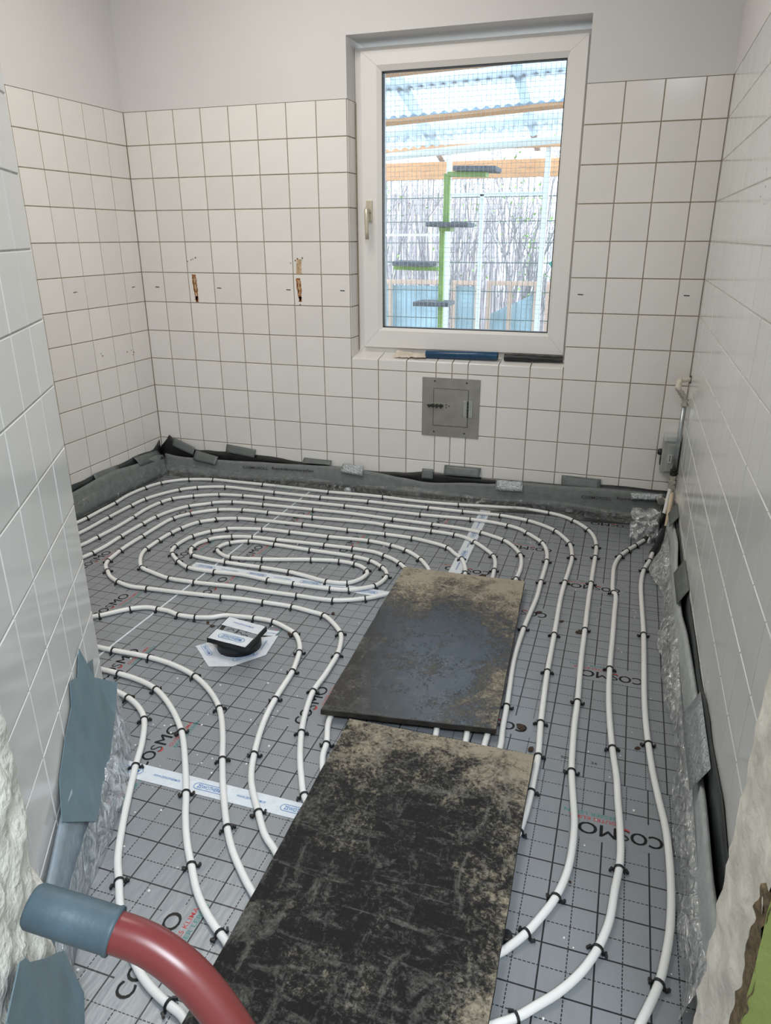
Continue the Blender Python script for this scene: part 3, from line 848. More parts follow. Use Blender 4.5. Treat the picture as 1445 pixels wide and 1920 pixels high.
# centre line of the pipe in metres on the floor; third number marks a clip and the run it sits on
PIPE = [(2.694,-0.506,1),(2.671,-0.609,1),(2.66,-0.734,0),(2.66,-0.861,0),(2.667,-1.147,1),(2.667,-1.365,0),(2.667,-1.517,0),(2.67,-1.638,0),(2.676,-1.74,1),(2.685,-1.848,0),
(2.698,-1.95,0),(2.71,-2.037,0),(2.715,-2.118,0),(2.716,-2.193,0),(2.714,-2.263,0),(2.708,-2.329,0),(2.697,-2.392,0),(2.687,-2.435,1),(2.67,-2.482,0),(2.654,-2.522,0),
(2.6,-2.66,0),(2.45,-2.79,0),(2.25,-2.86,0),(2.05,-2.84,0),(1.889,-2.75,0),(1.862,-2.743,2),(1.826,-2.731,0),(1.786,-2.713,0),(1.747,-2.687,0),(1.691,-2.637,0),
(1.648,-2.595,0),(1.611,-2.549,2),(1.573,-2.503,0),(1.521,-2.418,0),(1.468,-2.32,0),(1.424,-2.235,2),(1.381,-2.146,0),(1.328,-2.064,2),(1.285,-2.025,0),
(1.22,-1.991,2),(1.137,-1.972,0),(0.8,-2,0),(0.4,-1.98,0),(0.14,-1.88,0),(0.095,-1.5,0),(0.092,-1.1,0),(0.111,-0.875,0),(0.114,-0.816,3),(0.111,-0.706,0),
(0.109,-0.598,3),(0.097,-0.472,0),(0.11,-0.347,3),(0.143,-0.246,3),(0.197,-0.184,0),(0.257,-0.144,3),(0.39,-0.107,3),(0.528,-0.104,0),(0.696,-0.101,3),
(0.896,-0.102,0),(1.086,-0.105,3),(1.244,-0.095,0),(1.383,-0.093,3),(1.578,-0.102,0),(1.784,-0.088,3),(1.97,-0.063,0),(2.105,-0.047,0),(2.232,-0.068,3),
(2.298,-0.092,0),(2.356,-0.138,3),(2.404,-0.196,0),(2.431,-0.238,3),(2.46,-0.318,0),(2.475,-0.424,3),(2.476,-0.541,3),(2.475,-0.644,0),(2.474,-0.799,3),
(2.473,-0.921,0),(2.475,-1.175,3),(2.476,-1.352,0),(2.479,-1.489,0),(2.482,-1.605,3),(2.482,-1.711,0),(2.485,-1.819,0),(2.49,-1.912,3),(2.502,-2.014,0),
(2.51,-2.08,0),(2.512,-2.156,0),(2.507,-2.231,0),(2.49,-2.305,3),(2.469,-2.356,0),(2.444,-2.406,3),(2.418,-2.444,0),(2.396,-2.469,0),(2.25,-2.55,0),(2.1,-2.57,0),
(1.97,-2.54,0),(1.886,-2.482,0),(1.847,-2.449,0),(1.796,-2.4,0),(1.753,-2.347,4),(1.678,-2.235,0),(1.624,-2.145,4),(1.57,-2.05,0),(1.504,-1.954,4),(1.435,-1.889,0),
(1.347,-1.833,4),(1.249,-1.799,0),(1.149,-1.784,4),(1.01,-1.784,4),(0.951,-1.783,0),(0.5,-1.75,0),(0.31,-1.58,0),(0.255,-1.3,0),(0.315,-1.098,0),(0.323,-0.999,5),
(0.328,-0.868,0),(0.322,-0.738,5),(0.314,-0.625,0),(0.326,-0.52,5),(0.349,-0.455,5),(0.434,-0.38,5),(0.55,-0.321,5),(0.68,-0.298,5),(0.8,-0.291,5),(1.011,-0.285,0),
(1.243,-0.28,5),(1.34,-0.279,0),(1.486,-0.282,0),(1.638,-0.282,5),(1.883,-0.269,5),(1.981,-0.275,0),(2.068,-0.295,5),(2.123,-0.319,0),(2.167,-0.36,5),(2.204,-0.4,0),
(2.245,-0.453,5),(2.273,-0.533,0),(2.286,-0.642,5),(2.287,-0.738,0),(2.286,-0.844,5),(2.287,-0.98,0),(2.273,-1.23,5),(2.271,-1.435,0),(2.282,-1.598,0),
(2.289,-1.691,5),(2.295,-1.797,0),(2.302,-1.884,0),(2.27,-2.1,0),(2.2,-2.27,0),(2.08,-2.33,0),(1.96,-2.28,0),(1.879,-2.198,6),(1.851,-2.15,0),(1.814,-2.078,0),
(1.774,-1.981,6),(1.749,-1.898,0),(1.728,-1.794,6),(1.728,-1.706,0),(1.726,-1.654,0),(1.722,-1.587,6),(1.705,-1.511,0),(1.683,-1.456,6),(1.634,-1.399,0),
(1.579,-1.356,6),(1.513,-1.342,0),(1.444,-1.331,6),(1.325,-1.331,6),(1.231,-1.334,0),(1.154,-1.342,6),(0.985,-1.357,0),(0.846,-1.367,6),(0.77,-1.371,0),
(0.702,-1.352,6),(0.639,-1.32,0),(0.597,-1.281,6),(0.558,-1.243,0),(0.535,-1.199,6),(0.525,-1.149,0),(0.516,-1.096,6),(0.511,-1.016,0),(0.51,-0.93,6),(0.508,-0.804,0),
(0.515,-0.696,6),(0.56,-0.612,6),(0.663,-0.522,6),(0.782,-0.489,6),(0.919,-0.482,6),(1.152,-0.475,6),(1.458,-0.457,0),(1.517,-0.464,6),(1.744,-0.47,6),
(1.855,-0.48,6),(1.912,-0.499,0),(1.959,-0.534,6),(2.015,-0.593,0),(2.064,-0.657,6),(2.086,-0.732,0),(2.093,-0.797,6),(2.098,-0.852,0),(2.12,-1.2,0),(2.17,-1.6,0),
(2.208,-1.862,0),(2.21,-1.885,0),(2.2,-2,0),(2.165,-2.06,0),(2.13,-2,0),(2.127,-1.884,0),(2.123,-1.856,0),(2.06,-1.5,0),(2,-1.1,0),(1.987,-0.858,7),(1.97,-0.792,0),
(1.942,-0.726,7),(1.903,-0.684,0),(1.858,-0.631,7),(1.767,-0.595,0),(1.682,-0.576,7),(1.553,-0.57,7),(1.445,-0.572,0),(1.371,-0.575,7),(1.148,-0.578,7),
(0.906,-0.587,7),(0.813,-0.599,7),(0.716,-0.64,7),(0.719,-0.642,7),(0.661,-0.696,7),(0.623,-0.796,7),(0.612,-0.86,7),(0.609,-0.952,7),(0.612,-1.009,0),
(0.613,-1.047,7),(0.629,-1.097,0),(0.661,-1.153,0),(0.711,-1.211,7),(0.771,-1.235,0),(0.877,-1.265,7),(0.99,-1.265,7),(1.167,-1.249,7),(1.306,-1.249,0),
(1.421,-1.245,7),(1.566,-1.238,7),(1.676,-1.188,7),(1.738,-1.136,0),(1.79,-1.09,0),(1.81,-1.01,0),(1.795,-0.94,0),(1.738,-0.883,0),(1.71,-0.852,8),(1.668,-0.819,0),
(1.623,-0.795,8),(1.568,-0.773,0),(1.47,-0.767,8),(1.338,-0.769,8),(1.109,-0.779,8),(0.992,-0.785,8),(0.9,-0.809,8),(0.831,-0.85,0),(0.816,-0.879,8),(0.798,-0.918,0),
(0.798,-0.975,8),(0.816,-1.013,0),(0.846,-1.04,8),(1.012,-1.061,8),(1.178,-1.061,8),(1.305,-1.065,8),(1.391,-1.08,0),(1.483,-1.099,8),(1.565,-1.087,8),
(1.602,-1.041,0),(1.612,-0.981,0),(1.602,-0.959,8),(1.576,-0.934,0),(1.533,-0.914,8),(1.46,-0.907,8),(1.342,-0.929,8),(1.145,-0.988,8),(1.011,-1.011,8),
(0.961,-0.997,0),(0.913,-0.957,8),(0.906,-0.922,0),(0.926,-0.876,8),(0.999,-0.832,8),(1.125,-0.83,8),(1.297,-0.838,8),(1.504,-0.845,8),(1.584,-0.863,8),
(1.651,-0.91,8),(1.677,-0.939,0),(1.694,-0.983,8),(1.692,-1.033,0),(1.674,-1.079,8),(1.635,-1.114,0),(1.592,-1.142,8),(1.52,-1.155,8),(1.368,-1.159,8),
(1.257,-1.158,8),(1.128,-1.147,0),(1.017,-1.157,8),(0.893,-1.153,8),(0.82,-1.113,8),(0.754,-1.057,8),(0.732,-1.028,0),(0.718,-0.982,8),(0.717,-0.924,0),
(0.728,-0.86,8),(0.777,-0.782,8),(0.833,-0.736,8),(0.831,-0.732,8),(0.989,-0.686,8),(1.128,-0.68,8),(1.319,-0.676,8),(1.508,-0.665,8),(1.619,-0.684,8),
(1.695,-0.714,8),(1.779,-0.784,8),(1.813,-0.83,0),(1.839,-0.873,0),(1.865,-1,0),(1.865,-1.3,0),(1.835,-1.6,0),(1.824,-1.896,0),(1.858,-2.005,9),(1.869,-2.058,0),
(1.93,-2.16,0),(2.05,-2.2,0),(2.18,-2.14,0),(2.255,-1.97,0),(2.26,-1.86,0),(2.235,-1.4,0),(2.2,-1,0),(2.19,-0.849,10),(2.193,-0.789,0),(2.189,-0.702,0),
(2.171,-0.611,10),(2.125,-0.526,0),(2.08,-0.476,10),(2.027,-0.446,0),(1.965,-0.418,10),(1.874,-0.397,0),(1.728,-0.388,10),(1.63,-0.384,0),(1.53,-0.381,10),
(1.373,-0.372,0),(1.287,-0.37,0),(1.112,-0.376,10),(0.843,-0.387,10),(0.675,-0.401,10),(0.586,-0.438,0),(0.582,-0.447,10),(0.494,-0.523,10),(0.449,-0.607,0),
(0.425,-0.702,10),(0.419,-0.803,10),(0.418,-0.963,10),(0.424,-1.069,0),(0.419,-1.155,10),(0.41,-1.203,0),(0.35,-1.35,0),(0.42,-1.53,0),(0.6,-1.61,0),(0.795,-1.617,0),
(0.812,-1.603,11),(0.885,-1.527,11),(0.936,-1.498,0),(0.982,-1.496,11),(1.03,-1.498,0),(1.081,-1.512,11),(1.147,-1.508,11),(1.207,-1.489,0),(1.238,-1.465,0),
(1.297,-1.455,0),(1.35,-1.449,11),(1.425,-1.452,11),(1.489,-1.478,0),(1.535,-1.505,11),(1.578,-1.562,0),(1.598,-1.608,11),(1.613,-1.664,0),(1.624,-1.717,11),
(1.637,-1.864,11),(1.655,-1.973,0),(1.693,-2.101,11),(1.731,-2.189,0),(1.799,-2.282,11),(1.847,-2.341,0),(1.885,-2.371,0),(1.95,-2.43,0),(2.05,-2.46,0),
(2.2,-2.43,0),(2.33,-2.3,0),(2.393,-2.152,12),(2.396,-2.126,0),(2.4,-2.075,0),(2.402,-2.016,12),(2.402,-1.956,0),(2.402,-1.88,12),(2.392,-1.737,12),(2.386,-1.608,0),
(2.381,-1.474,12),(2.378,-1.24,12),(2.373,-0.953,0),(2.376,-0.82,12),(2.381,-0.708,0),(2.383,-0.57,12),(2.362,-0.429,12),(2.333,-0.366,0),(2.286,-0.294,12),
(2.22,-0.24,0),(2.15,-0.203,12),(2.071,-0.183,0),(2.01,-0.174,12),(1.825,-0.177,12),(1.653,-0.178,12),(1.484,-0.183,0),(1.336,-0.182,12),(1.079,-0.198,12),
(0.814,-0.2,12),(0.646,-0.197,0),(0.517,-0.199,12),(0.378,-0.253,12),(0.305,-0.318,12),(0.254,-0.404,0),(0.22,-0.501,12),(0.211,-0.608,12),(0.209,-0.778,12),
(0.211,-0.984,0),(0.16,-1.3,0),(0.2,-1.66,0),(0.42,-1.87,0),(0.8,-1.9,0),(1.053,-1.89,0),(1.113,-1.893,13),(1.192,-1.903,0),(1.273,-1.929,13),(1.366,-1.991,0),
(1.459,-2.079,13),(1.535,-2.18,0),(1.601,-2.279,13),(1.646,-2.352,0),(1.694,-2.419,0),(1.733,-2.465,13),(1.781,-2.52,0),(1.831,-2.562,0),(1.876,-2.591,13),
(1.895,-2.602,0),(2,-2.68,0),(2.15,-2.7,0),(2.3,-2.67,0),(2.419,-2.598,0),(2.45,-2.576,14),(2.482,-2.543,0),(2.514,-2.509,0),(2.551,-2.456,0),(2.578,-2.398,14),
(2.586,-2.372,0),(2.597,-2.327,0),(2.605,-2.247,0),(2.612,-2.19,14),(2.614,-2.151,0),(2.611,-2.069,0),(2.604,-1.98,0),(2.599,-1.902,0),(2.585,-1.787,14),
(2.573,-1.65,0),(2.567,-1.535,0),(2.565,-1.398,14),(2.567,-1.207,0),(2.568,-1.028,0),(2.566,-0.862,0),(2.56,-0.855,14),(2.554,-0.717,0),(2.557,-0.596,0),
(2.576,-0.497,14),(2.604,-0.427,14),(2.636,-0.36,14),]
PIPE_RUNS = ['right strand next to the wall', 'innermost strand beside the tiled corner', 'outermost loop', 'third strand from the tiled corner', 'third loop from outside', 'strand left of the boards', 'fourth loop from the centre', 'centre loop', 'boards gap left', 'fourth loop from outside', 'strand behind the drain', 'second loop from outside', 'second strand from the tiled corner', 'second strand from the right wall']
# run on the pipe -> (where the count starts, the strand in words)
RUN_WORDS = {
 'right strand next to the wall': ('the black sleeve', 'the white strand nearest the right wall'),
 'innermost strand beside the tiled corner': ('the near board', 'the white strand nearest the tiled partition'),
 'outermost loop': ('the left', 'the outermost white pipe loop'),
 'third strand from the tiled corner': ('the near board', 'the third white strand from the partition'),
 'third loop from outside': ('the left', 'the third loop from the window wall'),
 'strand left of the boards': ('the near board', 'the long loop passing the drain'),
 'fourth loop from the centre': ('the far board', 'the sixth loop from the window wall'),
 'centre loop': ('the far board', 'the innermost oval loops'),
 'boards gap left': ('the far board', 'the short pipe piece between the boards'),
 'fourth loop from outside': ('the far board', 'the fourth loop from the window wall'),
 'strand behind the drain': ('the left', 'the wavy strand behind the drain'),
 'second loop from outside': ('the near board', 'the second loop from the window wall'),
 'second strand from the tiled corner': ('the partition', 'the second white strand from the partition'),
 'second strand from the right wall': ('the near board', 'the second white strand from the right wall')}
ORDINALS = 'first second third fourth fifth sixth seventh eighth ninth tenth eleventh twelfth'.split() + ['%dth' % i for i in range(13, 21)]
def ordinal(n):
    if n <= 20:
        return ORDINALS[n - 1]
    return '%d%s' % (n, {1: 'st', 2: 'nd', 3: 'rd'}.get(n % 10, 'th'))

# ================================================================ printed foil sheets on the floor
def sheet(label, poly, org):
    b = MB()
    n = len(poly)
    top = [(x - org[0], y - org[1], 0) for x, y in poly]
    bot = [(x - org[0], y - org[1], -0.0055) for x, y in poly]
    b.add(top + bot, [tuple(range(n)), tuple(range(2 * n - 1, n - 1, -1))] + [(n + i, n + (i + 1) % n, (i + 1) % n, i) for i in range(n)])
    o = b.build('insulation_sheet', M_FOIL, None, (org[0], org[1], 0))
    return tag(o, label, 'insulation sheet')
def grow(p):
    return p
shA = sheet('grey gridded foil sheet in the far left corner of the floor', [(.02, -.02), (.02, -2.085), (.974, -2.085), (.974, -.02)], (.0717, -.0255))
shB = sheet('grey gridded foil sheet in the middle, under the oval pipe loops and drain', [(.9765, -.02), (.9765, -2.085), (1.212, -2.085), (1.30, -2.238), (1.939, -2.238), (1.939, -.02)], (1.6217, -1.0255))
shC = sheet('grey gridded foil sheet at the near left, below the white seam tape', [(1.315, -2.2405), (1.74, -2.96), (1.80, -3.1), (1.939, -3.1), (1.939, -2.2405)], (1.6217, -2.4255))
shD = sheet('grey gridded foil sheet at the back right below the window', [(1.942, -.02), (1.942, -.9465), (2.775, -.9465), (2.775, -.02)], (2.4195, -.617))
shE = sheet('grey gridded foil sheet right of the far dirty board', [(1.942, -.9495), (1.942, -1.9115), (2.775, -1.9115), (2.775, -.9495)], (2.4195, -1.617))
shF = sheet('grey gridded foil sheet at the near right, beside the near dirty board', [(1.942, -1.9145), (1.942, -3.1), (2.715, -3.1), (2.715, -2.53), (2.775, -2.53), (2.775, -1.9145)], (2.4742, -2.2083))

def logo(sh, x, y, u, vis=1.0):
    """blank panel with the printed word and slogan; u = reading direction"""
    u = Vector((u[0], u[1], 0))
    v = Vector((-u.y, u.x, 0))
    ox, oy = sh.location.x, sh.location.y
    c = Vector((x - ox, y - oy, 0))
    b = MB()
    P = lambda a, d, z: tuple(c + u * a + v * d + Vector((0, 0, z)))
    b.add([P(-.112, -.052, .0003), P(.112, -.052, .0003), P(.112, .034, .0003), P(-.112, .034, .0003)], [(0, 1, 2, 3)])
    b.build('print_panel', M_FOIL_PLAIN, sh)
    at = lambda a, d: frame_of(u, v, P(a, d, .0006))
    for e in (-.0009, .0009):
        lettering('CO', .069, .036, M_BLACK_PRINT, sh, at(-.058 + e, e * .3), .003)
    lettering('S', .021, .034, M_BLACK_PRINT, sh, at(-.010, -.002), .0)
    for e in (-.0009, .0009):
        lettering('MO', .085, .036, M_BLACK_PRINT, sh, at(.050 + e, e * .3), .0)
    b = MB()
    for i in range(6):
        a0, a1 = PI * (1.15 + .12 * i), PI * (1.15 + .12 * (i + 1))
        w0, w1 = .0022 * math.sin(PI * i / 6) + .0004, .0022 * math.sin(PI * (i + 1) / 6) + .0004
        r = .012
        q = lambda an, rr: P(-.012 + rr * math.cos(an), -.008 + rr * math.sin(an), .0007)
        b.add([q(a0, r - w0), q(a1, r - w1), q(a1, r + w1), q(a0, r + w0)], [(0, 1, 2, 3)])
    b.build('red_swoosh', M_RED_PRINT, sh)
    lettering('GUTES KLIMA', .108, .0105, M_RED_PRINT, sh, at(.062, -.031), .006, 'printed_slogan')
    lettering('BESSER LEBEN', .120, .0105, M_TEAL_PRINT, sh, at(.068, -.046), .006, 'printed_slogan')
UPW = (0, 1)
for sh, pts in ((shA, [(.789, -1.511), (.462, -1.192), (.10, -.265), (.499, -.655), (.789, -.98)]),
                (shB, [(1.068, -1.836), (1.074, -1.265), (1.062, -.935), (1.745, -1.845), (1.43, -.705), (1.747, -.36), (1.07, -.50), (1.425, -1.60)]),
                (shC, [(1.415, -2.345), (1.767, -2.663)])):
    for x, y in pts:
        logo(sh, x, y, UPW)
logo(shB, 1.425, -2.14, UPW)
for sh, pts in ((shD, [(2.527, -.12), (2.20, -.51), (2.491, -.819), (1.985, -.815)]), (shE, [(2.245, -1.10), (2.571, -1.431), (2.265, -1.765)]), (shF, [(2.612, -2.083)])):
    for x, y in pts:
        logo(sh, x, y, (-1, 0))
for body, x, w in (('90462', 2.478, .040), ('26', 2.543, .016)):
    lettering(body, w, .009, M_BLACK_PRINT, shE, frame_of((1, 0, 0), (0, 1, 0), (x - 2.4195, -1.852 + 1.617, .0006)), .0)

# ---------------------------------------------------------------- white seam tape
def brand(parent, p, u, v, w=.085):
    at = lambda a, d, z=0: Vector(p) + u * a + v * d + u.cross(v) * z
    lettering('ZEWOTHERM', w * .86, w * .15, M_BLUE_PRINT, parent, frame_of(u, v, at(0, 0, .0003)), .004)
    b = MB()
    n = 28
    ro, ri, hl = w * .14, w * .122, w * .42
    def ring(r):
        out = []
        for i in range(n):
            a = 2 * PI * i / n
            out.append(at(math.cos(a) * r + (hl if math.cos(a) > 0 else -hl), math.sin(a) * r, .0003))
        return out
    A, B = ring(ro), ring(ri)
    b.add(A + B, [(i, (i + 1) % n, n + (i + 1) % n, n + i) for i in range(n)])
    b.build('printed_oval', M_BLUE_PRINT, parent)
def www(parent, p, u, v, w=.085):
    lettering('WWW.ZEWOTHERM.DE', w, w * .085, M_BLUE_PRINT, parent, frame_of(u, v, Vector(p) + u.cross(v) * .0003), .003)
def seam_tape(label, a, c, w, first, step=.125, flip=1):
    a, c = Vector((a[0], a[1], 0.0009)), Vector((c[0], c[1], 0.0009))
    u = (c - a).normalized()
    v = Vector((-u.y, u.x, 0))
    L = (c - a).length
    n = max(2, int(L / .02))
    R = [[a + u * (L * i / n) + v * (w * k / 2) + Vector((0, 0, .0004 * noise.noise((i * .7, k, 3)))) for i in range(n + 1)] for k in (-1, 1)]
    o = tag(MB().grid(R, 0, False).build('seam_tape', M_SEAM), label, 'tape')
    x, k = first, 0
    while x < L - .03:
        p = a + u * x + Vector((0, 0, .0006))
        (brand if k % 2 == 0 else www)(o, p, u, v, .078)
        x += step * (.92 if k % 2 == 0 else .98)
        k += 1
    return o
seam_tape('white seam tape with blue lettering left of the near dirty board', (1.30, -2.241), (1.93, -2.241), .052, .105)
seam_tape('white seam tape running from the window wall to the far dirty board', (1.945, -1.02), (1.925, -.015), .052, .12)
seam_tape('white seam tape lying under the centre pipe loop', (.885, -1.108), (1.815, -1.118), .052, .06)
b = MB().box(.9715, .979, -2.06, -.05, -.001, .0006)
tag(b.build('seam_strip', M_SEAM), 'thin pale seam line beside the left foil sheet', 'tape')

# ---------------------------------------------------------------- heating pipe
PR = 0.0085
head = [(2.774, -.10, .185), (2.771, -.14, .141), (2.76, -.24, .061), (2.734, -.33, .03), (2.706, -.429, .011)]
tail = [(2.673, -.288, .011), (2.712, -.241, .03), (2.747, -.18, .104), (2.758, -.12, .159), (2.766, -.10, .21)]
P3 = head + [(x, y, .0093) for x, y, c in PIPE] + tail
path = catmull(P3, 0.014)
pipe = MB().tube(path, PR, 10).build('heating_pipe', M_PIPE)
tag(pipe, 'long white heating pipe looping over the whole foil floor', 'pipe')
s1 = catmull(head[2:], .01)
tag(MB().tube(s1, .0130, 12).build('protective_sleeve', M_SLEEVE, pipe), 'black sleeve on the right pipe end')
s2 = catmull(tail[:3], .01)
tag(MB().tube(s2, .0130, 12).build('protective_sleeve', M_SLEEVE, pipe), 'black sleeve on the left pipe end')
tag(MB().tube(catmull(head[:3], .01), .0092, 12).build('pipe_end', M_BEIGE_PIPE, pipe), 'beige pipe end going up to the valve')

# clips: a U-shaped black strap with barbed feet, one at a time along the pipe
b = MB()
N = 9
hw = .0026
R0, R1 = .0088, .0112
ring = []
for i in range(N):
    a = PI * (-0.18 + 1.36 * i / (N - 1))
    ring.append((math.cos(a), math.sin(a)))
V, F = [], []
for c, s in ring:
    V += [(R0 * c, -hw, R0 * s), (R0 * c, hw, R0 * s), (R1 * c, hw, R1 * s), (R1 * c, -hw, R1 * s)]
for i in range(N - 1):
    for k in range(4):
        F.append((i * 4 + k, i * 4 + (k + 1) % 4, i * 4 + 4 + (k + 1) % 4, i * 4 + 4 + k))
F += [(0, 1, 2, 3), tuple((N - 1) * 4 + k for k in (3, 2, 1, 0))]
b.add(V, F)
for sg in (-1, 1):
    Mx = Matrix.Translation((sg * .0135, 0, -.0045)) @ Matrix.Rotation(sg * -.5, 4, 'Y')
    b.box(-.0045, .0045, -hw * 1.1, hw * 1.1, -.0012, .0012, 0, Mx)
    Mx = Matrix.Translation((sg * .0165, sg * .0015, -.0045)) @ Matrix.Rotation(sg * .5, 4, 'Z')
    b.box(-.0022, .0022, -.005, .005, -.004, .003, 0, Mx)
    b.box(sg * .0108 - .0016, sg * .0108 + .0016, -hw, hw, -.0090, -.002, 0)
clip0 = b.build('pipe_clip', M_CLIP)
first = True
RUN_COUNT = {}
random.seed(21)
for i, (x, y, c) in enumerate(PIPE):
    if not c:
        continue
    a = Vector(PIPE[max(i - 1, 0)][:2]); d = Vector(PIPE[min(i + 1, len(PIPE) - 1)][:2])
    dirv = d - a
    o = clip0 if first else clip0.copy()
    if not first:
        COL.objects.link(o)
    first = False
    o.location = (x, y, .0093)
    o.rotation_euler = (0, 0, math.atan2(dirv.y, dirv.x) - PI / 2 + random.uniform(-.18, .18))
    run = PIPE_RUNS[c - 1]
    RUN_COUNT[run] = RUN_COUNT.get(run, 0) + 1
    start, words = RUN_WORDS[run]
    tag(o, 'black clip, %s from %s, on %s' % (ordinal(RUN_COUNT[run]), start, words), 'clip', 'clips on the ' + run)

# ---------------------------------------------------------------- the two dirty boards
def board(label, quad, z0, z1, m):
    cx = sum(p[0] for p in quad) / 4; cy = sum(p[1] for p in quad) / 4
    E = []
    random.seed(len(label))
    for i in range(4):
        a, c = Vector(quad[i]), Vector(quad[(i + 1) % 4])
        n = 16
        nrm = Vector((c.y - a.y, a.x - c.x)).normalized()
        for k in range(n):
            p = a.lerp(c, k / n) + nrm * (random.uniform(-.0018, .0010) if k else 0)
            E.append((p.x - cx, p.y - cy))
    n = len(E)
    b = MB()
    sh = lambda s: [(x * s, y * s) for x, y in E]
    rings = [(sh(.997), z0), (sh(1), z0 + .0015), (sh(1), z1 - .0015), (sh(.997), z1)]
    vs = [(x, y, z) for r, z in rings for x, y in r]
    b.add(vs, [(k * n + i, k * n + (i + 1) % n, (k + 1) * n + (i + 1) % n, (k + 1) * n + i) for k in range(3) for i in range(n)], 1)
    b.add([(x, y, z0) for x, y in sh(.997)], [tuple(range(n - 1, -1, -1))], 1)
    b.add([(x, y, z1) for x, y in sh(.997)], [tuple(range(n))], 0)
    o = b.build('formwork_board', [m, M_BOARD_EDGE], None, (cx, cy, 0))
    return tag(o, label, 'board')
ccw = lambda q: q[::-1]
b1 = board('dark plywood board smeared with sand, the farther of two on the pipes', ccw([(1.75, -.93), (2.232, -.913), (2.284, -1.839), (1.799, -1.904)]), .0190, .0365, M_BOARD_B)
b2 = board('dark plywood board caked in cement dust, the nearer of two, at the bottom edge', ccw([(1.89, -1.915), (2.394, -1.911), (2.415, -2.93), (1.918, -2.94)]), .0190, .0365, M_BOARD_F)
MB().tube([(-.212, -.468, .0362), (-.212, -.468, .0372)], .006, 12).build('screw_head', M_STEEL_D, b1)
b = MB()
random.seed(3)
for i in range(5):
    x = -.10 + .022 * i
    b.box(x, x + .02, -.4835 + .002 * i, -.4800 + .002 * i, .028, .034 + random.uniform(0, .002))
b.build('chipped_edge', material('raw_wood_chip', (.38, .19, .09), .8, var=.3, vscale=60), b1)

# ---------------------------------------------------------------- covered floor drain
dr = empty('floor_drain', (1.385, -1.625, 0), 'black floor drain stub with a taped square lid, left of the boards', 'drain')
MB().tube([(0, .005, 0), (0, .005, .045)], .073, 32).build('drain_stub', M_SLEEVE, dr)
q = [(1.307, -1.546), (1.465, -1.571), (1.464, -1.711), (1.311, -1.695)]
ql = [Vector((x - 1.385, y + 1.625, 0)) for x, y in q]
b = MB()
up = lambda p, z: (p.x, p.y, z)
b.add([up(p, .0445) for p in ql] + [up(p, .060) for p in ql], [(0, 1, 2, 3), (7, 6, 5, 4), (0, 4, 5, 1), (1, 5, 6, 2), (2, 6, 7, 3), (3, 7, 4, 0)])
lid = b.build('lid', M_SLEEVE, dr)
def onlid(a, t, z):
    p = ql[0].lerp(ql[1], a).lerp(ql[3].lerp(ql[2], a), t)
    return Vector((p.x, p.y, z))
def lidstrip(name, t0, t1, m, z, a0=0.03, a1=.97):
    R = []
    for k in range(5):
        t = t0 + (t1 - t0) * k / 4
        R.append([onlid(a0 + (a1 - a0) * i / 10, t, z + .0012 * noise.noise((i * .6, k * .6, z * 900))) for i in range(11)])
    return MB().grid(R, 0, False).build(name, m, lid)
lidstrip('foil_facing', .02, .98, M_FOIL_PLAIN, .0602)
st = lidstrip('tape_strip', .02, .40, M_SEAM, .0618)
u = (ql[1] - ql[0]).normalized(); v = Vector((-u.y, u.x, 0))
www(lid, onlid(.5, .2, .0635), u, v, .085)
st = lidstrip('tape_strip', .60, 1.0, M_SEAM, .0620)
u = (ql[2] - ql[3]).normalized(); v = Vector((-u.y, u.x, 0))
brand(lid, onlid(.52, .80, .0637), u, v, .088)
for a, t in ((.33, .52), (.55, .56), (.72, .6)):
    b = MB()
    c = onlid(a, t, .0612)
    for i in range(6):
        a0, a1 = PI * i / 6, PI * (i + 1) / 6
        b.add([c + Vector((math.cos(x) * r, math.sin(x) * r * .8, 0)) for x, r in ((a0, .011), (a1, .011), (a1, .014), (a0, .014))], [(0, 1, 2, 3)])
    b.build('printed_letter', M_BLACK_PRINT, lid)
for i, (qd, txt) in enumerate((([(1.245, -1.666), (1.278, -1.628), (1.352, -1.678), (1.345, -1.752)], 'b'), ([(1.30, -1.716), (1.385, -1.673), (1.425, -1.738), (1.353, -1.762)], None),
                               ([(1.380, -1.695), (1.448, -1.620), (1.494, -1.648), (1.422, -1.742)], 'b'), ([(1.424, -1.553), (1.480, -1.522), (1.496, -1.648), (1.445, -1.645)], 'w'), ([(1.40, -1.500), (1.472, -1.496), (1.470, -1.530), (1.42, -1.540)], 'w'))):
    z = .0010 + .0005 * i
    vs = [(x - 1.385, y + 1.625, z) for x, y in qd]
    tp = MB().add(vs, [(3, 2, 1, 0)]).build('base_tape', M_SEAM, dr)
    a, bq, c, d = [Vector(p) for p in vs]
    if txt == 'b' and i == 0:
        u = ((c + bq) / 2 - (a + bq) / 2); u = (d - a).normalized(); brand(tp, (a + bq + c + d) / 4 + Vector((-.012, .005, .0004)), u, Vector((-u.y, u.x, 0)), .07)
    elif txt == 'b':
        u = (bq - a).normalized(); brand(tp, (a + bq + c + d) / 4 + Vector((0, 0, .0004)), u, Vector((-u.y, u.x, 0)), .075)
    elif txt == 'w':
        u = (bq - c).normalized() if i == 3 else (bq - a).normalized(); www(tp, (a + bq + c + d) / 4 + Vector((0, 0, .0004)), u, Vector((-u.y, u.x, 0)), .06)

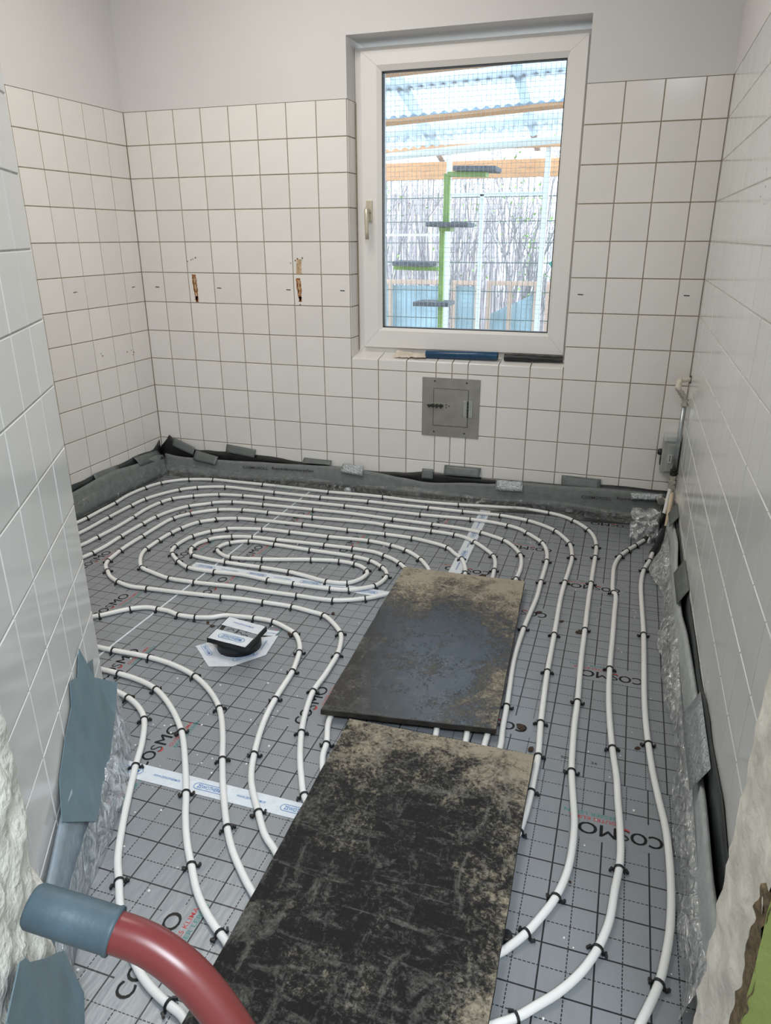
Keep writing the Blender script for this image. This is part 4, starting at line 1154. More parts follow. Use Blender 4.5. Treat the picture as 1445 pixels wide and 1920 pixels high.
# ================================================================ edge insulation along the walls
def foam_strip(label, pts, m, film_m=None, film_pts=None, wob=.004, thick=.008, film_top=.55):
    """pts: (base xyz, top xyz) pairs along the wall"""
    base = catmull([p[0] for p in pts], .02)
    top = catmull([p[1] for p in pts], .02)
    n = min(len(base), len(top))
    # resample to equal count
    def rs(l, n):
        return [l[min(len(l) - 1, int(round(i * (len(l) - 1) / (n - 1))))] for i in range(n)]
    n = max(len(base), len(top))
    base, top = rs(base, n), rs(top, n)
    R = []
    for k in range(7):
        t = k / 6
        row = []
        for i in range(n):
            p = base[i].lerp(top[i], t)
            d = noise.noise((i * .11, t * 2.2, len(label)))
            e = noise.noise((i * .03, 7, len(label)))
            side = (base[min(i + 1, n - 1)] - base[max(i - 1, 0)]).cross(Vector((0, 0, 1))).normalized()
            row.append(p + side * (wob * d + wob * 1.5 * e) * (0.4 + math.sin(PI * t)) + Vector((0, 0, wob * .8 * d * t)))
        R.append(row)
    o = solid(MB().grid(R).build('edge_strip', m), thick)
    tag(o, label, 'insulation strip')
    return o, R

def film(name, parent, inner, outer, m, amp=.012, nacross=9, seed=1.0, bulge=.02, label=None, freq=9.0):
    a = catmull(inner, .012)
    c = catmull(outer, .012)
    n = max(len(a), len(c))
    rs = lambda l: [l[min(len(l) - 1, int(round(i * (len(l) - 1) / (n - 1))))] for i in range(n)]
    a, c = rs(a), rs(c)
    R = []
    for k in range(nacross):
        t = k / (nacross - 1)
        row = []
        for i in range(n):
            p = a[i].lerp(c[i], t)
            w = noise.noise((i * .012 * freq * 2.2 + t * 1.2, t * 3.0, seed)) + .6 * noise.noise((i * .012 * freq * 5 - t * 3, t * 7, seed + 4))
            z = max(.0015, p.z + bulge * math.sin(PI * t) * (.6 + .6 * noise.noise((i * .05, 2, seed))) + amp * w * (0.25 + t * (1.3 - t)))
            side = noise.noise((i * .09, seed, 1)) * amp * 1.2 * t
            row.append(Vector((p.x + side * .4, p.y + side * .4, z)))
        R.append(row)
    o = MB().grid(R).build(name, m, parent)
    if label and not parent:
        tag(o, label, 'film')
    return o

zb = [(.03, .11), (.104, .100), (.177, .098), (.351, .100), (.686, .112), (1.129, .130), (1.28, .118), (1.486, .100), (1.60, .090), (1.88, .110), (2.14, .140), (2.64, .148), (2.77, .147)]
pts = []
for i in range(40):
    x = .035 + 2.72 * i / 39
    yb = -.045 if x < .7 else -.045 + .015 * min(1, (x - .7) / .6)
    pts.append(((x, yb, lerp_profile([(0, .001), (.5, .004), (.9, .026), (2.3, .030), (2.7, .004)], x)), (x, -.024, lerp_profile(zb, x))))
es_b, RB_ = foam_strip('grey foam edge strip along the window wall', pts, M_FOAM)
film('foot_film', es_b, [(x, -.046, .055 + .01 * math.sin(x * 9)) for x in [.05 + .1 * i for i in range(27)]],
     [(.07, -.13, .002), (.2, -.10, .002), (.425, -.068, .002), (.65, -.10, .002), (.931, -.125, .002), (1.1, -.09, .002), (1.31, -.065, .002), (1.613, -.085, .002), (1.857, -.07, .002), (2.152, -.06, .002), (2.412, -.07, .002), (2.68, -.08, .002)], M_FILM_D, .014, 9, 2.0, .012)
for x0, x1, z0, z1 in ((.545, .972, .077, .098), (2.377, 2.765, .098, .120)):
    w = x1 - x0
    for body, a, wd in (('COSMOROLL', .0, .36), ('Randdämmstreifen', .42, .58)):
        c = x0 + w * (a + wd / 2)
        lettering(body, w * wd, .0135, M_BLACK_PRINT, es_b, frame_of((1, 0, .03), (0, .22, 1), (c, -.0415, z0 + (z1 - z0) * (a + wd / 2))), .012)

pts = []
for i in range(30):
    y = -.035 - 2.03 * i / 29
    pts.append(((.050, y, .001), (.022, y, .125 + .010 * math.sin(y * 9) - (.02 if y > -.08 else 0))))
es_l, _ = foam_strip('pale foam edge strip along the far left wall', pts[::-1], M_FOAM)
film('foot_film', es_l, [(.052, y, .075 + .012 * math.sin(y * 8)) for y in [-.04 - .1 * i for i in range(20)]],
     [(.10, -.07, .03), (.085, -.2, .004), (.082, -.4, .002), (.078, -.6, .002), (.072, -.8, .002), (.068, -1.2, .002), (.066, -1.95, .002)], M_FILM_D, .012, 8, 5.0, .016)

pts = []
for i in range(36):
    y = -.26 - 2.24 * i / 35
    zt = .150 + .012 * math.sin(y * 7) + .006 * math.sin(y * 17)
    xt = 2.771 - .006 * math.sin(y * 5 + .6)
    pts.append(((2.758 + .006 * math.sin(y * 6), y, .001), (xt, y, zt)))
es_r, _ = foam_strip('pale foam edge strip along the right wall', pts[::-1], M_FOAM_W, thick=.009)
film('foot_film', es_r, [(2.758, y, .085 + .012 * math.sin(y * 9)) for y in [-.27 - .1 * i for i in range(23)]],
     [(2.752, -.28, .01), (2.735, -.42, .01), (2.690, -.60, .02), (2.705, -.70, .012), (2.734, -.80, .006), (2.738, -.92, .004), (2.716, -1.05, .004), (2.720, -1.24, .003), (2.718, -1.40, .003), (2.722, -1.51, .003), (2.742, -1.65, .003), (2.744, -1.78, .003), (2.731, -1.94, .003), (2.724, -2.06, .003), (2.730, -2.19, .003), (2.730, -2.37, .003), (2.716, -2.49, .003)], M_FILM, .030, 12, 8.0, .018, freq=13)
lettering('Randdämmstreifen', .26, .0135, M_BLACK_PRINT, es_r, frame_of((0, 1, 0), (.08, 0, 1), (2.7535, -1.58, .10)), .012)

pts = [((near(s, .001, .030)), near(s, .195 - (.055 if s < .25 else .0) + .006 * math.sin(s * 14), .012)) for s in [.01 + .80 * i / 20 for i in range(21)]]
es_n, _ = foam_strip('bluish foam edge strip below the partition, half under grey tape', pts, M_FOAM_B)
film('foot_film', es_n, [near(s, z, .034) for s, z in ((.0, .10), (.06, .12), (.13, .10), (.3, .085), (.5, .10), (.7, .13), (.84, .14))],
     [(1.228, -2.048, .04), (1.262, -2.056, .03), (1.300, -2.085, .02), (1.345, -2.150, .004), (1.392, -2.215, .002), (1.451, -2.316, .002), (1.501, -2.409, .002), (1.57, -2.594, .002), (1.65, -2.73, .003), (1.735, -2.84, .003)], M_FILM_B, .026, 12, 11.0, .03, freq=10)

# black membrane behind the strips
def membrane(label, cols, m, out=None):
    """cols: list of (bottom, top)"""
    flap = [Vector(c[0]) + Vector(out) + Vector((0, 0, .0015)) for c in cols] if out else None
    R = [catmull([c[0] for c in cols], .03), catmull([c[1] for c in cols], .03)]
    n = max(map(len, R))
    R = [[l[min(len(l) - 1, int(round(i * (len(l) - 1) / (n - 1))))] for i in range(n)] for l in R]
    rows_ = []
    for k in range(6):
        rows_.append([R[0][i].lerp(R[1][i], k / 5) + Vector((0, 0, .003 * noise.noise((i * .4, k, 1)) * (k / 5))) for i in range(n)])
    if flap:
        F = catmull(flap, .03)
        n = len(rows_[0])
        F = [F[min(len(F) - 1, int(round(i * (len(F) - 1) / (n - 1))))] for i in range(n)]
        rows_ = [[p + Vector(out) * .25 * noise.noise((i * .13, 5, 2)) for i, p in enumerate(F)]] + rows_
    return tag(solid(MB().grid(rows_).build('waterproof_membrane', m), .0015), label, 'membrane')
zk = [(0.0, .145), (.05, .195), (.066, .217), (.088, .197), (.239, .140), (.344, .146), (.679, .144), (.9, .128), (1.303, .116), (1.48, .125), (1.595, .142), (1.874, .138), (2.27, .140), (2.519, .161), (2.785, .156)]
xs = sorted(set([.004 + 2.775 * i / 45 for i in range(46)] + [.05, .066, .088]))
membrane('black membrane upturned against the window wall', [((x, -.008 - .02 * max(0, 1 - x / .12), .001), (x, -.004 - .012 * max(0, 1 - x / .15), lerp_profile(zk, x))) for x in xs], M_BITUMEN, (0, -.085, 0))
membrane('black membrane upturned against the far left wall', [((.008, y, .001), (.004, y, .150 + .004 * math.sin(y * 20) + (.04 if y > -.07 else 0))) for y in [-2.06 + 2.04 * i / 30 for i in range(31)]], M_BITUMEN_G, (.065, 0, 0))
yk = [(-2.52, .20), (-2.30, .215), (-2.168, .232), (-2.09, .221), (-1.96, .215), (-1.86, .218), (-1.66, .190), (-1.46, .193), (-1.0, .175), (-.83, .170), (-.2, .17)]
membrane('dark membrane upturned against the right wall', [((2.782, y, 0), (2.7845, y, lerp_profile(yk, y) + .005 * noise.noise((y * 24, 0, 0)))) for y in [-2.52 + 2.35 * i / 60 for i in range(61)]], M_BITUMEN_G)

# ---------------------------------------------------------------- pieces of tape
def tape(label, pts, m, cat='tape', t=.0012, lift=None, sub=1):
    b = MB()
    b.add(pts, [tuple(range(len(pts)))])
    o = b.build('duct_tape', m)
    solid(o, t)
    return tag(o, label, cat)
def wall_tape(label, q, m, y0=-.0075, y1=-.031, fold=None):
    """q = top-left, top-right, bottom-right, bottom-left on the window wall (x, z); draped from wall to strip"""
    R = []
    for k in range(5):
        t = k / 4
        row = []
        for i in range(9):
            s = i / 8
            x = (q[0][0] * (1 - s) + q[1][0] * s) * (1 - t) + (q[3][0] * (1 - s) + q[2][0] * s) * t
            z = (q[0][1] * (1 - s) + q[1][1] * s) * (1 - t) + (q[3][1] * (1 - s) + q[2][1] * s) * t
            row.append((x, y0 + (y1 - y0) * t ** .8 + .0025 * noise.noise((x * 40, z * 30, 2)), z))
        R.append(row)
    o = solid(MB().grid(R).build('duct_tape', m), .0012)
    return tag(o, label, 'tape')
wall_tape('grey tape piece at the back left corner, highest on the black peak', [(.101, .208), (.235, .158), (.226, .118), (.095, .160)], M_TAPE, -.020, -.034)
wall_tape('grey tape piece on the foam, second from the back left corner', [(.244, .146), (.384, .119), (.375, .078), (.233, .097)], M_TAPE, -.026, -.052)
wall_tape('grey tape piece above the black membrane, third from the back left corner', [(.433, .192), (.615, .174), (.607, .131), (.431, .149)], M_TAPE, -.005, -.02)
wall_tape('thin grey tape piece above the printed word on the left of the strip', [(.904, .155), (1.068, .153), (1.067, .135), (.903, .131)], M_TAPE, -.006, -.03)
wall_tape('crumpled silver tape piece on the foam below the window left edge', [(1.141, .150), (1.258, .149), (1.256, .097), (1.130, .106)], M_SILVER_TAPE, -.028, -.048)
wall_tape('small grey tape piece below the steel hatch, left of the larger one', [(1.571, .157), (1.630, .157), (1.631, .108), (1.570, .108)], M_TAPE, -.007, -.02)
wall_tape('wide grey tape piece below the steel hatch', [(1.688, .186), (1.877, .186), (1.873, .142), (1.689, .139)], M_TAPE, -.005, -.026)
wall_tape('crinkled silver tape piece on the foam, right of the steel hatch', [(1.959, .140), (2.092, .142), (2.094, .097), (1.961, .091)], M_SILVER_TAPE, -.026, -.046)
wall_tape('two-tone grey tape piece below the window right edge', [(2.274, .189), (2.459, .185), (2.460, .140), (2.276, .141)], M_TAPE, -.005, -.026)
wall_tape('silver tape strip in the back right corner over the printed word', [(2.600, .140), (2.745, .149), (2.738, .122), (2.603, .112)], M_SILVER_TAPE, -.032, -.042)
def side_tape(label, q, m, place):
    R = []
    for k in range(4):
        t = k / 3
        row = []
        for i in range(7):
            s = i / 6
            a = [(q[0][j] * (1 - s) + q[1][j] * s) * (1 - t) + (q[3][j] * (1 - s) + q[2][j] * s) * t for j in range(2)]
            row.append(place(a[0], a[1], t))
        R.append(row)
    return tag(solid(MB().grid(R).build('duct_tape', m), .0012), label, 'tape')
pl = lambda y, z, t: (.007 + .030 * t ** .8, y, z)
side_tape('grey tape piece on the far left wall, nearest the corner', [(-.275, .152), (-.060, .134), (-.045, .082), (-.262, .103)], M_TAPE, pl)
side_tape('grey tape piece on the far left wall, farther from the corner', [(-.603, .156), (-.411, .150), (-.416, .116), (-.608, .122)], M_TAPE, lambda y, z, t: (.007 + .018 * t, y, z))
pr = lambda y, z, t: (2.7855 - .030 * t, y, z)
side_tape('dark tape piece on the right strip, the farther of two', [(-1.15, .200), (-.90, .200), (-.90, .140), (-1.15, .140)], M_TAPE, pr)
side_tape('shiny silver tape piece on the right strip, the nearer of two', [(-2.03, .190), (-1.73, .190), (-1.73, .110), (-2.03, .120)], M_SILVER_TAPE, lambda y, z, t: (2.781 - .034 * t, y, z))
side_tape('dark tape piece far back on the right wall', [(-.46, .200), (-.30, .205), (-.30, .150), (-.46, .150)], M_TAPE, pr)

near_poly = [(1.335, -2.268, .359), (1.317, -2.237, .289), (1.276, -2.168, .258), (1.285, -2.183, .214), (1.246, -2.117, .142), (1.296, -2.202, .105), (1.382, -2.347, .071), (1.474, -2.504, .080), (1.539, -2.615, .205), (1.500, -2.549, .248), (1.456, -2.472, .284), (1.412, -2.398, .300), (1.399, -2.376, .349), (1.364, -2.317, .316)]
bm = bmesh.new()
vs = []
for x, y, z in near_poly:
    off = .004 if z > .21 else .004 + .040 * min(1, (.21 - z) / .07)
    if .142 < z < .21 and x > 1.5: off = .016
    vs.append(bm.verts.new((x + NN.x * off, y + NN.y * off, z)))
bm.faces.new(vs)
bmesh.ops.triangulate(bm, faces=bm.faces[:])
bmesh.ops.recalc_face_normals(bm, faces=bm.faces[:])
tag(solid(MB().addbm(bm).build('duct_tape', M_TAPE_B), .0015), 'long torn blue-grey tape on the tiled partition at the left', 'tape')
pf = [(1.78, -2.954, .338), (1.769, -2.935, .320), (1.764, -2.927, .299), (1.734, -2.876, .232), (1.709, -2.834, .183), (1.695, -2.810, .152), (1.692, -2.804, .115), (1.691, -2.803, .047), (1.705, -2.828, .004), (1.745, -2.895, .004), (1.81, -3.0, .10), (1.82, -3.02, .33)]
bm = bmesh.new()
vs = [bm.verts.new((x + NN.x * .02 + (.02 if z < .06 else 0), y + NN.y * .02, z)) for x, y, z in pf]
bm.faces.new(vs)
bmesh.ops.triangulate(bm, faces=bm.faces[:])
tag(solid(MB().addbm(bm).build('duct_tape', M_TAPE_B), .002), 'dark blue-grey tape sheet at the bottom left corner below broken plaster', 'tape')

# crumpled clear film by the pipe ends
R = []
for k in range(16):
    row = []
    for i in range(16):
        a, t = i / 15, k / 15
        x = 2.610 + .12 * a + .02 * noise.noise((a * 4, t * 4, 1))
        y = -.22 + .05 * noise.noise((a * 5, t * 5, 6)) - .06 * (1 - t)
        z = .004 + .13 * t + .015 * noise.noise((a * 6, t * 6, 3)) * t
        row.append((x, y, z))
    R.append(row)
tag(MB().grid(R).build('film_scrap', M_FILM), 'crumpled clear film behind the black pipe sleeves', 'film')
R = []
for k in range(9):
    row = []
    for i in range(12):
        a, t = 2 * PI * i / 11, k / 8
        r = .020 * math.sin(PI * (0.08 + .84 * t)) * (1 + .35 * noise.noise((a, t * 5, 2)))
        row.append((1.187 + r * math.cos(a) * 1.1, -.085 + r * math.sin(a) * .8, .021 - .020 * math.cos(PI * t)))
    R.append(row)
tag(MB().grid(R).build('tape_ball', M_SILVER_TAPE), 'small shiny crumpled ball at the foot of the foam below the window', 'tape')

# ================================================================ steel hatch in the window wall
ha = empty('access_hatch', (1.710, 0, .335), 'square brushed steel hatch on the tiles below the window', 'hatch')
L = lambda x, z: (x - 1.710, z - .335)
MB().bbox(-.1465, .1445, -.0040, -.0012, 0, .294, .0008).build('plate', M_STEEL, ha)
b = MB()
for x0, x1, z0, z1 in ((1.6215, 1.6235, .389, .576), (1.7965, 1.7985, .389, .576), (1.6215, 1.7985, .3885, .3905), (1.6215, 1.7985, .5745, .5765)):
    (a, c), (d, e) = L(x0, z0), L(x1, z1)
    b.box(a, d, -.0046, -.0041, c, e)
b.build('door_gap', M_STEEL_D, ha)
(a, c), (d, e) = L(1.6238, .3908), L(1.7962, .5742)
door = MB().bbox(a, d, -.0062, -.0041, c, e, .0008).build('door', M_STEEL, ha)
(a, c) = L(1.598, .478)
bt = MB().bbox(a, a + .085, -.0085, -.0062, c, c + .026, .001).build('bolt_plate', M_STEEL, door)
g = MB()
(a, c) = L(1.594, .491)
g.tube([(a, -.014, c), (a + .080, -.014, c)], .0052, 10)
g.tube([(a + .012, -.014, c), (a + .012, -.030, c - .004)], .0045, 8)
for x in (.028, .048, .068):
    g.bbox(a + x - .004, a + x + .004, -.021, -.008, c - .010, c + .010, .002)
g.tube([(a + .095, -.006, c + .006), (a + .095, -.008, c + .006)], .003, 8).tube([(a + .108, -.006, c), (a + .108, -.008, c)], .003, 8).tube([(a + .095, -.006, c - .007), (a + .095, -.008, c - .007)], .003, 8)
g.build('sliding_bolt', M_STEEL_D, door)
(a, c) = L(1.776, .441)
hg = MB().bbox(a, a + .0195, -.0085, -.0062, c, c + .082, .0008).bbox(a + .0225, a + .044, -.0085, -.0042, c, c + .082, .0008).build('hinge', M_BOX, ha)
g = MB()
for k in range(5):
    g.tube([(a + .021, -.010, c + .0165 * k), (a + .021, -.010, c + .0165 * k + .0155)], .0042, 10)
g.build('hinge_pin', M_STEEL_D, hg)
for x in (.008, .034):
    for z in (.012, .041, .070):
        MB().tube([(a + x, -.0084, c + z), (a + x, -.0096, c + z)], .0030, 8).build('rivet', M_ZINC, hg)
for x, z in ((1.628, .612), (1.787, .610), (1.627, .357), (1.783, .357)):
    p, q = L(x, z)
    MB().tube([(p, -.0038, q), (p, -.0055, q)], .0042, 10).build('screw', M_STEEL_D, ha)

# ---------------------------------------------------------------- water pipe in the back right corner
wp = empty('water_pipe', (2.772, -.10, .29), 'galvanised water pipe with white elbow in the back right corner', 'pipe')
o3 = Vector((2.772, -.10, .29))
S = lambda pts: [Vector(p) - o3 for p in pts]
MB().tube(S(catmull([(2.789, -.062, .692), (2.760, -.075, .691), (2.745, -.085, .689), (2.739, -.094, .680), (2.738, -.099, .662)], .006)), .0105, 12).tube(S([(2.745, -.084, .689), (2.737, -.090, .689)]), .0135, 12).tube(S([(2.738, -.099, .672), (2.738, -.099, .655)]), .0125, 12).build('elbow', M_IVORY, wp)
MB().tube(S([(2.7885, -.062, .692), (2.784, -.063, .692)]), .017, 14).build('wall_hole', M_STEEL_D, wp)
g = MB()
g.tube(S(catmull([(2.738, -.099, .660), (2.745, -.10, .648), (2.765, -.10, .622), (2.773, -.10, .604), (2.773, -.10, .588)], .005)), .0108, 12)
for p, q, r in (((2.738, -.099, .660), (2.741, -.10, .654), .0140), ((2.750, -.10, .643), (2.755, -.10, .636), .0138), ((2.760, -.10, .630), (2.765, -.10, .623), .0138), ((2.772, -.10, .612), (2.773, -.10, .604), .0145), ((2.773, -.10, .594), (2.773, -.10, .583), .0145)):
    g.tube(S([p, q]), r, 8, smooth=False)
g.build('compression_fitting', M_BRASS, wp)
MB().tube(S([(2.773, -.10, .588), (2.7695, -.10, .275)]), .0095, 14).build('straight_pipe', M_ZINC, wp)
g = MB()
for z, r in ((.292, .0150), (.282, .0155), (.272, .0150)):
    g.tube(S([(2.769, -.10, z), (2.769, -.10, z - .007)]), r, 12)
g.tube(S([(2.769, -.10, .280), (2.786, -.112, .278)]), .004, 8).tube(S([(2.760, -.112, .284), (2.768, -.118, .276), (2.778, -.114, .270)]), .003, 8)
g.build('tie', M_CLIP, wp)
g = MB()
for z0, z1, r in ((.266, .254, .0140), (.253, .243, .0115), (.243, .228, .0160), (.228, .222, .0120), (.222, .206, .0165), (.206, .196, .0120)):
    g.tube(S([(2.770, -.10, z0), (2.770, -.10, z1)]), r, 8, smooth=False)
g.build('valve', M_BRASS, wp)
o4 = empty('wall_outlet', (2.738, -.065, .132), 'small brass elbow outlet beside the foam in the back right corner', 'fitting')
MB().tube([(-.004, .02, 0), (-.004, -.012, 0)], .014, 10).tube([(0, -.008, 0), (.048, -.008, .004)], .0100, 10).build('outlet_tube', M_IVORY, o4)
MB().tube([(-.004, -.008, 0), (-.004, -.024, 0)], .0175, 8, smooth=False).tube([(.004, -.006, .010), (-.012, -.012, .014)], .006, 8).build('outlet_nut', M_BRASS, o4)

# ---------------------------------------------------------------- grey socket box
jb = empty('junction_box', (2.745, 0, .26), 'grey plastic electrical box low in the back right corner', 'electrical box')
MB().bbox(-.034, .040, -.066, -.001, 0, .155, .006).build('housing', M_BOX, jb)
MB().bbox(-.031, .041, -.070, -.001, .150, .178, .006).build('top_cover', M_BOX_L, jb)
MB().bbox(-.015, .036, -.074, -.064, .012, .140, .004).build('front_flap', M_BOX, jb)
g = MB()
for x, z0, z1 in ((-.004, .060, .092), (.008, .060, .092)):
    g.bbox(x - .003, x + .003, -.079, -.072, z0, z1, .0015)
g.bbox(-.006, .010, -.079, -.072, .054, .060, .0015).bbox(.0, .012, -.079, -.072, .088, .094, .0015)
g.build('raised_mark', M_BOX_L, jb)
MB().tube([(-.033, -.035, .092), (-.040, -.035, .092), (-.052, -.035, .092)], [.014, .016, .012], 12).build('knob', M_CLIP, jb)
MB().bbox(-.0385, -.033, -.055, -.010, .035, .070, .002).build('side_flap', M_STEEL_D, jb)
MB().bbox(.018, .034, -.078, -.070, .045, .062, .002).build('yellow_latch', material('yellow_plastic', (.42, .40, .10), .5), jb)

# ---------------------------------------------------------------- on the window sill
R_ = empty('bag_roll', (1.744, .052, .735), 'shiny dark blue roll of bags on the window sill', 'bag roll', None, 0)
R_.rotation_euler = (0, -.018, 0)
g = MB()
n = 26
vs = []
for x in (-.178, -.174, .174, .178):
    for i in range(n):
        a = 2 * PI * i / n
        r = .0198 - (.0012 if abs(x) > .176 else 0) + .0006 * math.sin(a * 3)
        vs.append((x, r * math.cos(a), r * math.sin(a)))
g.add(vs, [(k * n + i, k * n + (i + 1) % n, (k + 1) * n + (i + 1) % n, (k + 1) * n + i) for k in range(3) for i in range(n)], 0, True)
g.build('rolled_film', M_BAG, R_)
for s in (-1, 1):
    g = MB()
    vs = []
    for r in (.0186, .010, .0065):
        vs += [(s * (.178 - (.004 if r < .008 else 0)), r * math.cos(2 * PI * i / n), r * math.sin(2 * PI * i / n)) for i in range(n)]
    g.add(vs, [(k * n + i, k * n + (i + 1) % n, (k + 1) * n + (i + 1) % n, (k + 1) * n + i) for k in range(2) for i in range(n)] + [tuple(2 * n + i for i in range(n))])
    g.build('roll_end', M_SLEEVE, R_)
MB().add([(-.17, -.0150, -.0135), (.17, -.0150, -.0135), (.17, -.0190, .0060), (-.17, -.0190, .0060)], [(0, 1, 2, 3)]).build('loose_edge', M_BAG, R_)
R = []
random.seed(4)
for k in range(12):
    row = []
    for i in range(18):
        a, t = i / 17, k / 11
        x = 1.405 + .165 * a + .012 * noise.noise((t * 5, 1, a * 2))
        y = .022 + .06 * t + .01 * noise.noise((a * 6, 3, 1))
        z = .7105 + .2 * (y - .0) * .98 * .98 + .013 * abs(noise.noise((a * 7, t * 6, 8))) * (1 if .02 < t < .98 else .2) + .004 * noise.noise((a * 20, t * 17, 2)) + (.010 * t * (1 - abs(2 * a - .4)) if a < .5 else .004)
        row.append((x, y, max(z, .7065 + .192 * y)))
    R.append(row)
tag(solid(MB().grid(R, 0, False).build('crumpled_bag', M_PAPER), .001), 'crumpled beige plastic on the sill, left of the blue roll', 'plastic')
R = []
for k in range(15):
    row = []
    a = 2 * PI * k / 14
    for i in range(24):
        t = i / 23
        x = 1.953 + .275 * t
        ry, rz = .020 * (1 - .2 * t), .0155 + .002 * math.sin(t * 5)
        w = 1 + .18 * noise.noise((t * 6, math.cos(a) * 2, math.sin(a) * 2))
        row.append((x, .058 + .006 * t + ry * math.cos(a) * w, .7335 + rz * math.sin(a) * w + (.004 * noise.noise((t * 9, a, 2)) if math.sin(a) > 0 else 0)))
    R.append(row)
g = MB().grid(R)
g.add([r[0] for r in R[:-1]], [tuple(range(14))]).add([r[-1] for r in R[:-1]], [tuple(range(13, -1, -1))])
tag(g.build('film_bundle', M_BITUMEN), 'black folded film bundle at the right end of the window sill', 'film')

# ---------------------------------------------------------------- red tube handle in the foreground
th = empty('tool_handle', (2.60, -3.19, 0), 'red bent tube handle with blue-grey rubber grip, close at the lower left', 'handle')
o5 = Vector((2.60, -3.19, 0))
hp = catmull([(2.170, -3.146, .7805), (2.208, -3.142, .772), (2.240, -3.143, .757), (2.262, -3.145, .737), (2.284, -3.148, .709), (2.316, -3.153, .667), (2.345, -3.158, .625), (2.43, -3.168, .46), (2.52, -3.18, .25), (2.60, -3.19, .0)], .008)
MB().tube([p - o5 for p in hp], .0152, 24).build('bent_tube', M_RED, th)
a = Vector((2.1145, -3.1575, .7975)); c = Vector((2.181, -3.1445, .7785))
d = c - a
prof_ = [(0, .010), (.02, .0150), (.06, .0170), (.5, .0174), (.94, .0174), (.97, .0184), (1.0, .0180), (1.0, .0150)]
MB().tube([a + d * t - o5 for t, r in prof_], [r for t, r in prof_], 28).build('rubber_grip', M_GRIP, th)

# ---------------------------------------------------------------- crumbs on the foil
random.seed(31)
def crumb(x, y, s, lab):
    bm = bmesh.new()
    bmesh.ops.create_icosphere(bm, subdivisions=1, radius=s)
    for v in bm.verts:
        v.co *= 1 + .5 * noise.noise(v.co * 300 + Vector((x, y, 0)))
        v.co.z *= .5
        v.co.x *= 1.5
    o = MB().addbm(bm).build('dirt_crumb', M_DIRT, None, (x, y, s * .4), (0, 0, random.uniform(0, 3)))
    tag(o, lab, 'dirt')
for x, y, s, lab in ((2.457, -1.187, .009, 'brown crumb right of the far board, beside the third pipe strand'), (2.649, -1.757, .006, 'reddish brown crumb at the right, between the two rightmost pipe strands'),
                     (2.380, -1.850, .008, 'brown crumb at the far right corner of the near board'), (2.341, -1.767, .010, 'dark crumb on the printed letter beside the far board'),
                     (2.058, -.852, .012, 'dark crumb against the back edge of the far board'), (2.308, -1.085, .008, 'brown crumb near the printed word at the far board right edge'),
                     (2.393, -1.125, .006, 'small tan crumb between the second and third strands right of the far board'), (1.202, -1.516, .006, 'dark crumb left of the floor drain, farther one'),
                     (1.231, -1.534, .007, 'dark crumb left of the floor drain, nearer one'), (2.573, -2.393, .007, 'dark crumb on the near right foil inside the curved pipes'),
                     (2.515, -2.25, .003, 'tiny dark crumb on the near right foil by the grid line'), (1.515, -1.500, .008, 'dark crumb beside the bend of the pipe behind the drain'),
                     (1.60, -1.32, .007, 'dark crumb above the bend of the long loop, left of the far board')):
    crumb(x, y, s, lab)
b = MB()
for i in range(260):
    if i < 200:
        x, y = random.uniform(1.0, 2.74), random.uniform(-2.7, -.2)
    else:
        x, y = random.uniform(1.35, 1.9), random.uniform(-2.8, -1.9)
    if (x - 1.225) * .8616 + (y + 2.0809) * .5076 < .02:
        continue
    if 1.73 < x < 2.43 and y < -.90:
        continue
    s = random.uniform(.0010, .0024)
    b.box(x - s, x + s, y - s, y + s, .0002, s * 1.4, 0, None)
o = b.build('white_grit', M_CRUMB)
tag(o, 'scattered tiny white plaster grit on the grey foil', 'grit', None, 'stuff')
tag(MB().tube([(2.408, -2.425, .0), (2.408, -2.425, .016)], [.014, .011], 16).build('rubber_cap', M_CLIP), 'black round cap at the right edge of the near board', 'cap')

# ================================================================ outside the window
ground = tag(MB().box(-8, 10, .30, 14, -.25, -.15).build('ground', M_EARTH), kind='structure')
# wire screen over the window
sc = empty('wire_screen', (1.72, .325, .55), 'fine square wire screen outside the window pane', 'wire screen')
b = MB()
for i in range(72):
    x = -.78 + .0222 * i
    b.box(x - .0006, x + .0006, -.0006, .0006, .02, 1.75)
for i in range(78):
    z = .03 + .0222 * i
    b.box(-.79, .80, -.0018, -.0006, z - .0006, z + .0006)
tag(b.build('wire_mesh', M_WIRE, sc), kind='stuff')
b = MB()
for x in (-.80, .80):
    b.box(x - .012, x + .012, -.012, .012, 0, 1.77)
b.box(-.80, .80, -.012, .012, 0, .02).box(-.80, .80, -.012, .012, 1.75, 1.77)
b.build('screen_frame', M_WHITE_METAL, sc)

# translucent canopy on timber
cn = empty('canopy', (1.0, 2.6, -.15), 'translucent corrugated canopy on orange timber beyond the window', 'canopy')
oc = Vector((1.0, 2.6, -.15))
def zroof(x, y):
    return 2.585 - .268 * (y - .4) + .055 * (x - 1.2) * (y - .3) / 2.5
def corrug(y0, y1, dz, x0=-1.6, x1=4.0):
    R = []
    ny, nx = 6, 400
    for k in range(ny):
        y = y0 + (y1 - y0) * k / (ny - 1)
        R.append([Vector((x, y, zroof(x, y) + dz + .010 * math.sin(2 * PI * x / .076))) - oc for x in [x0 + (x1 - x0) * i / nx for i in range(nx + 1)]])
    return MB().grid(R)
corrug(.36, 1.62, .055).build('roof_sheet', M_ROOF, cn)
corrug(1.50, 2.36, .040).build('roof_sheet', M_ROOF, cn)
corrug(2.24, 2.78, .025).build('roof_sheet', M_ROOF, cn)
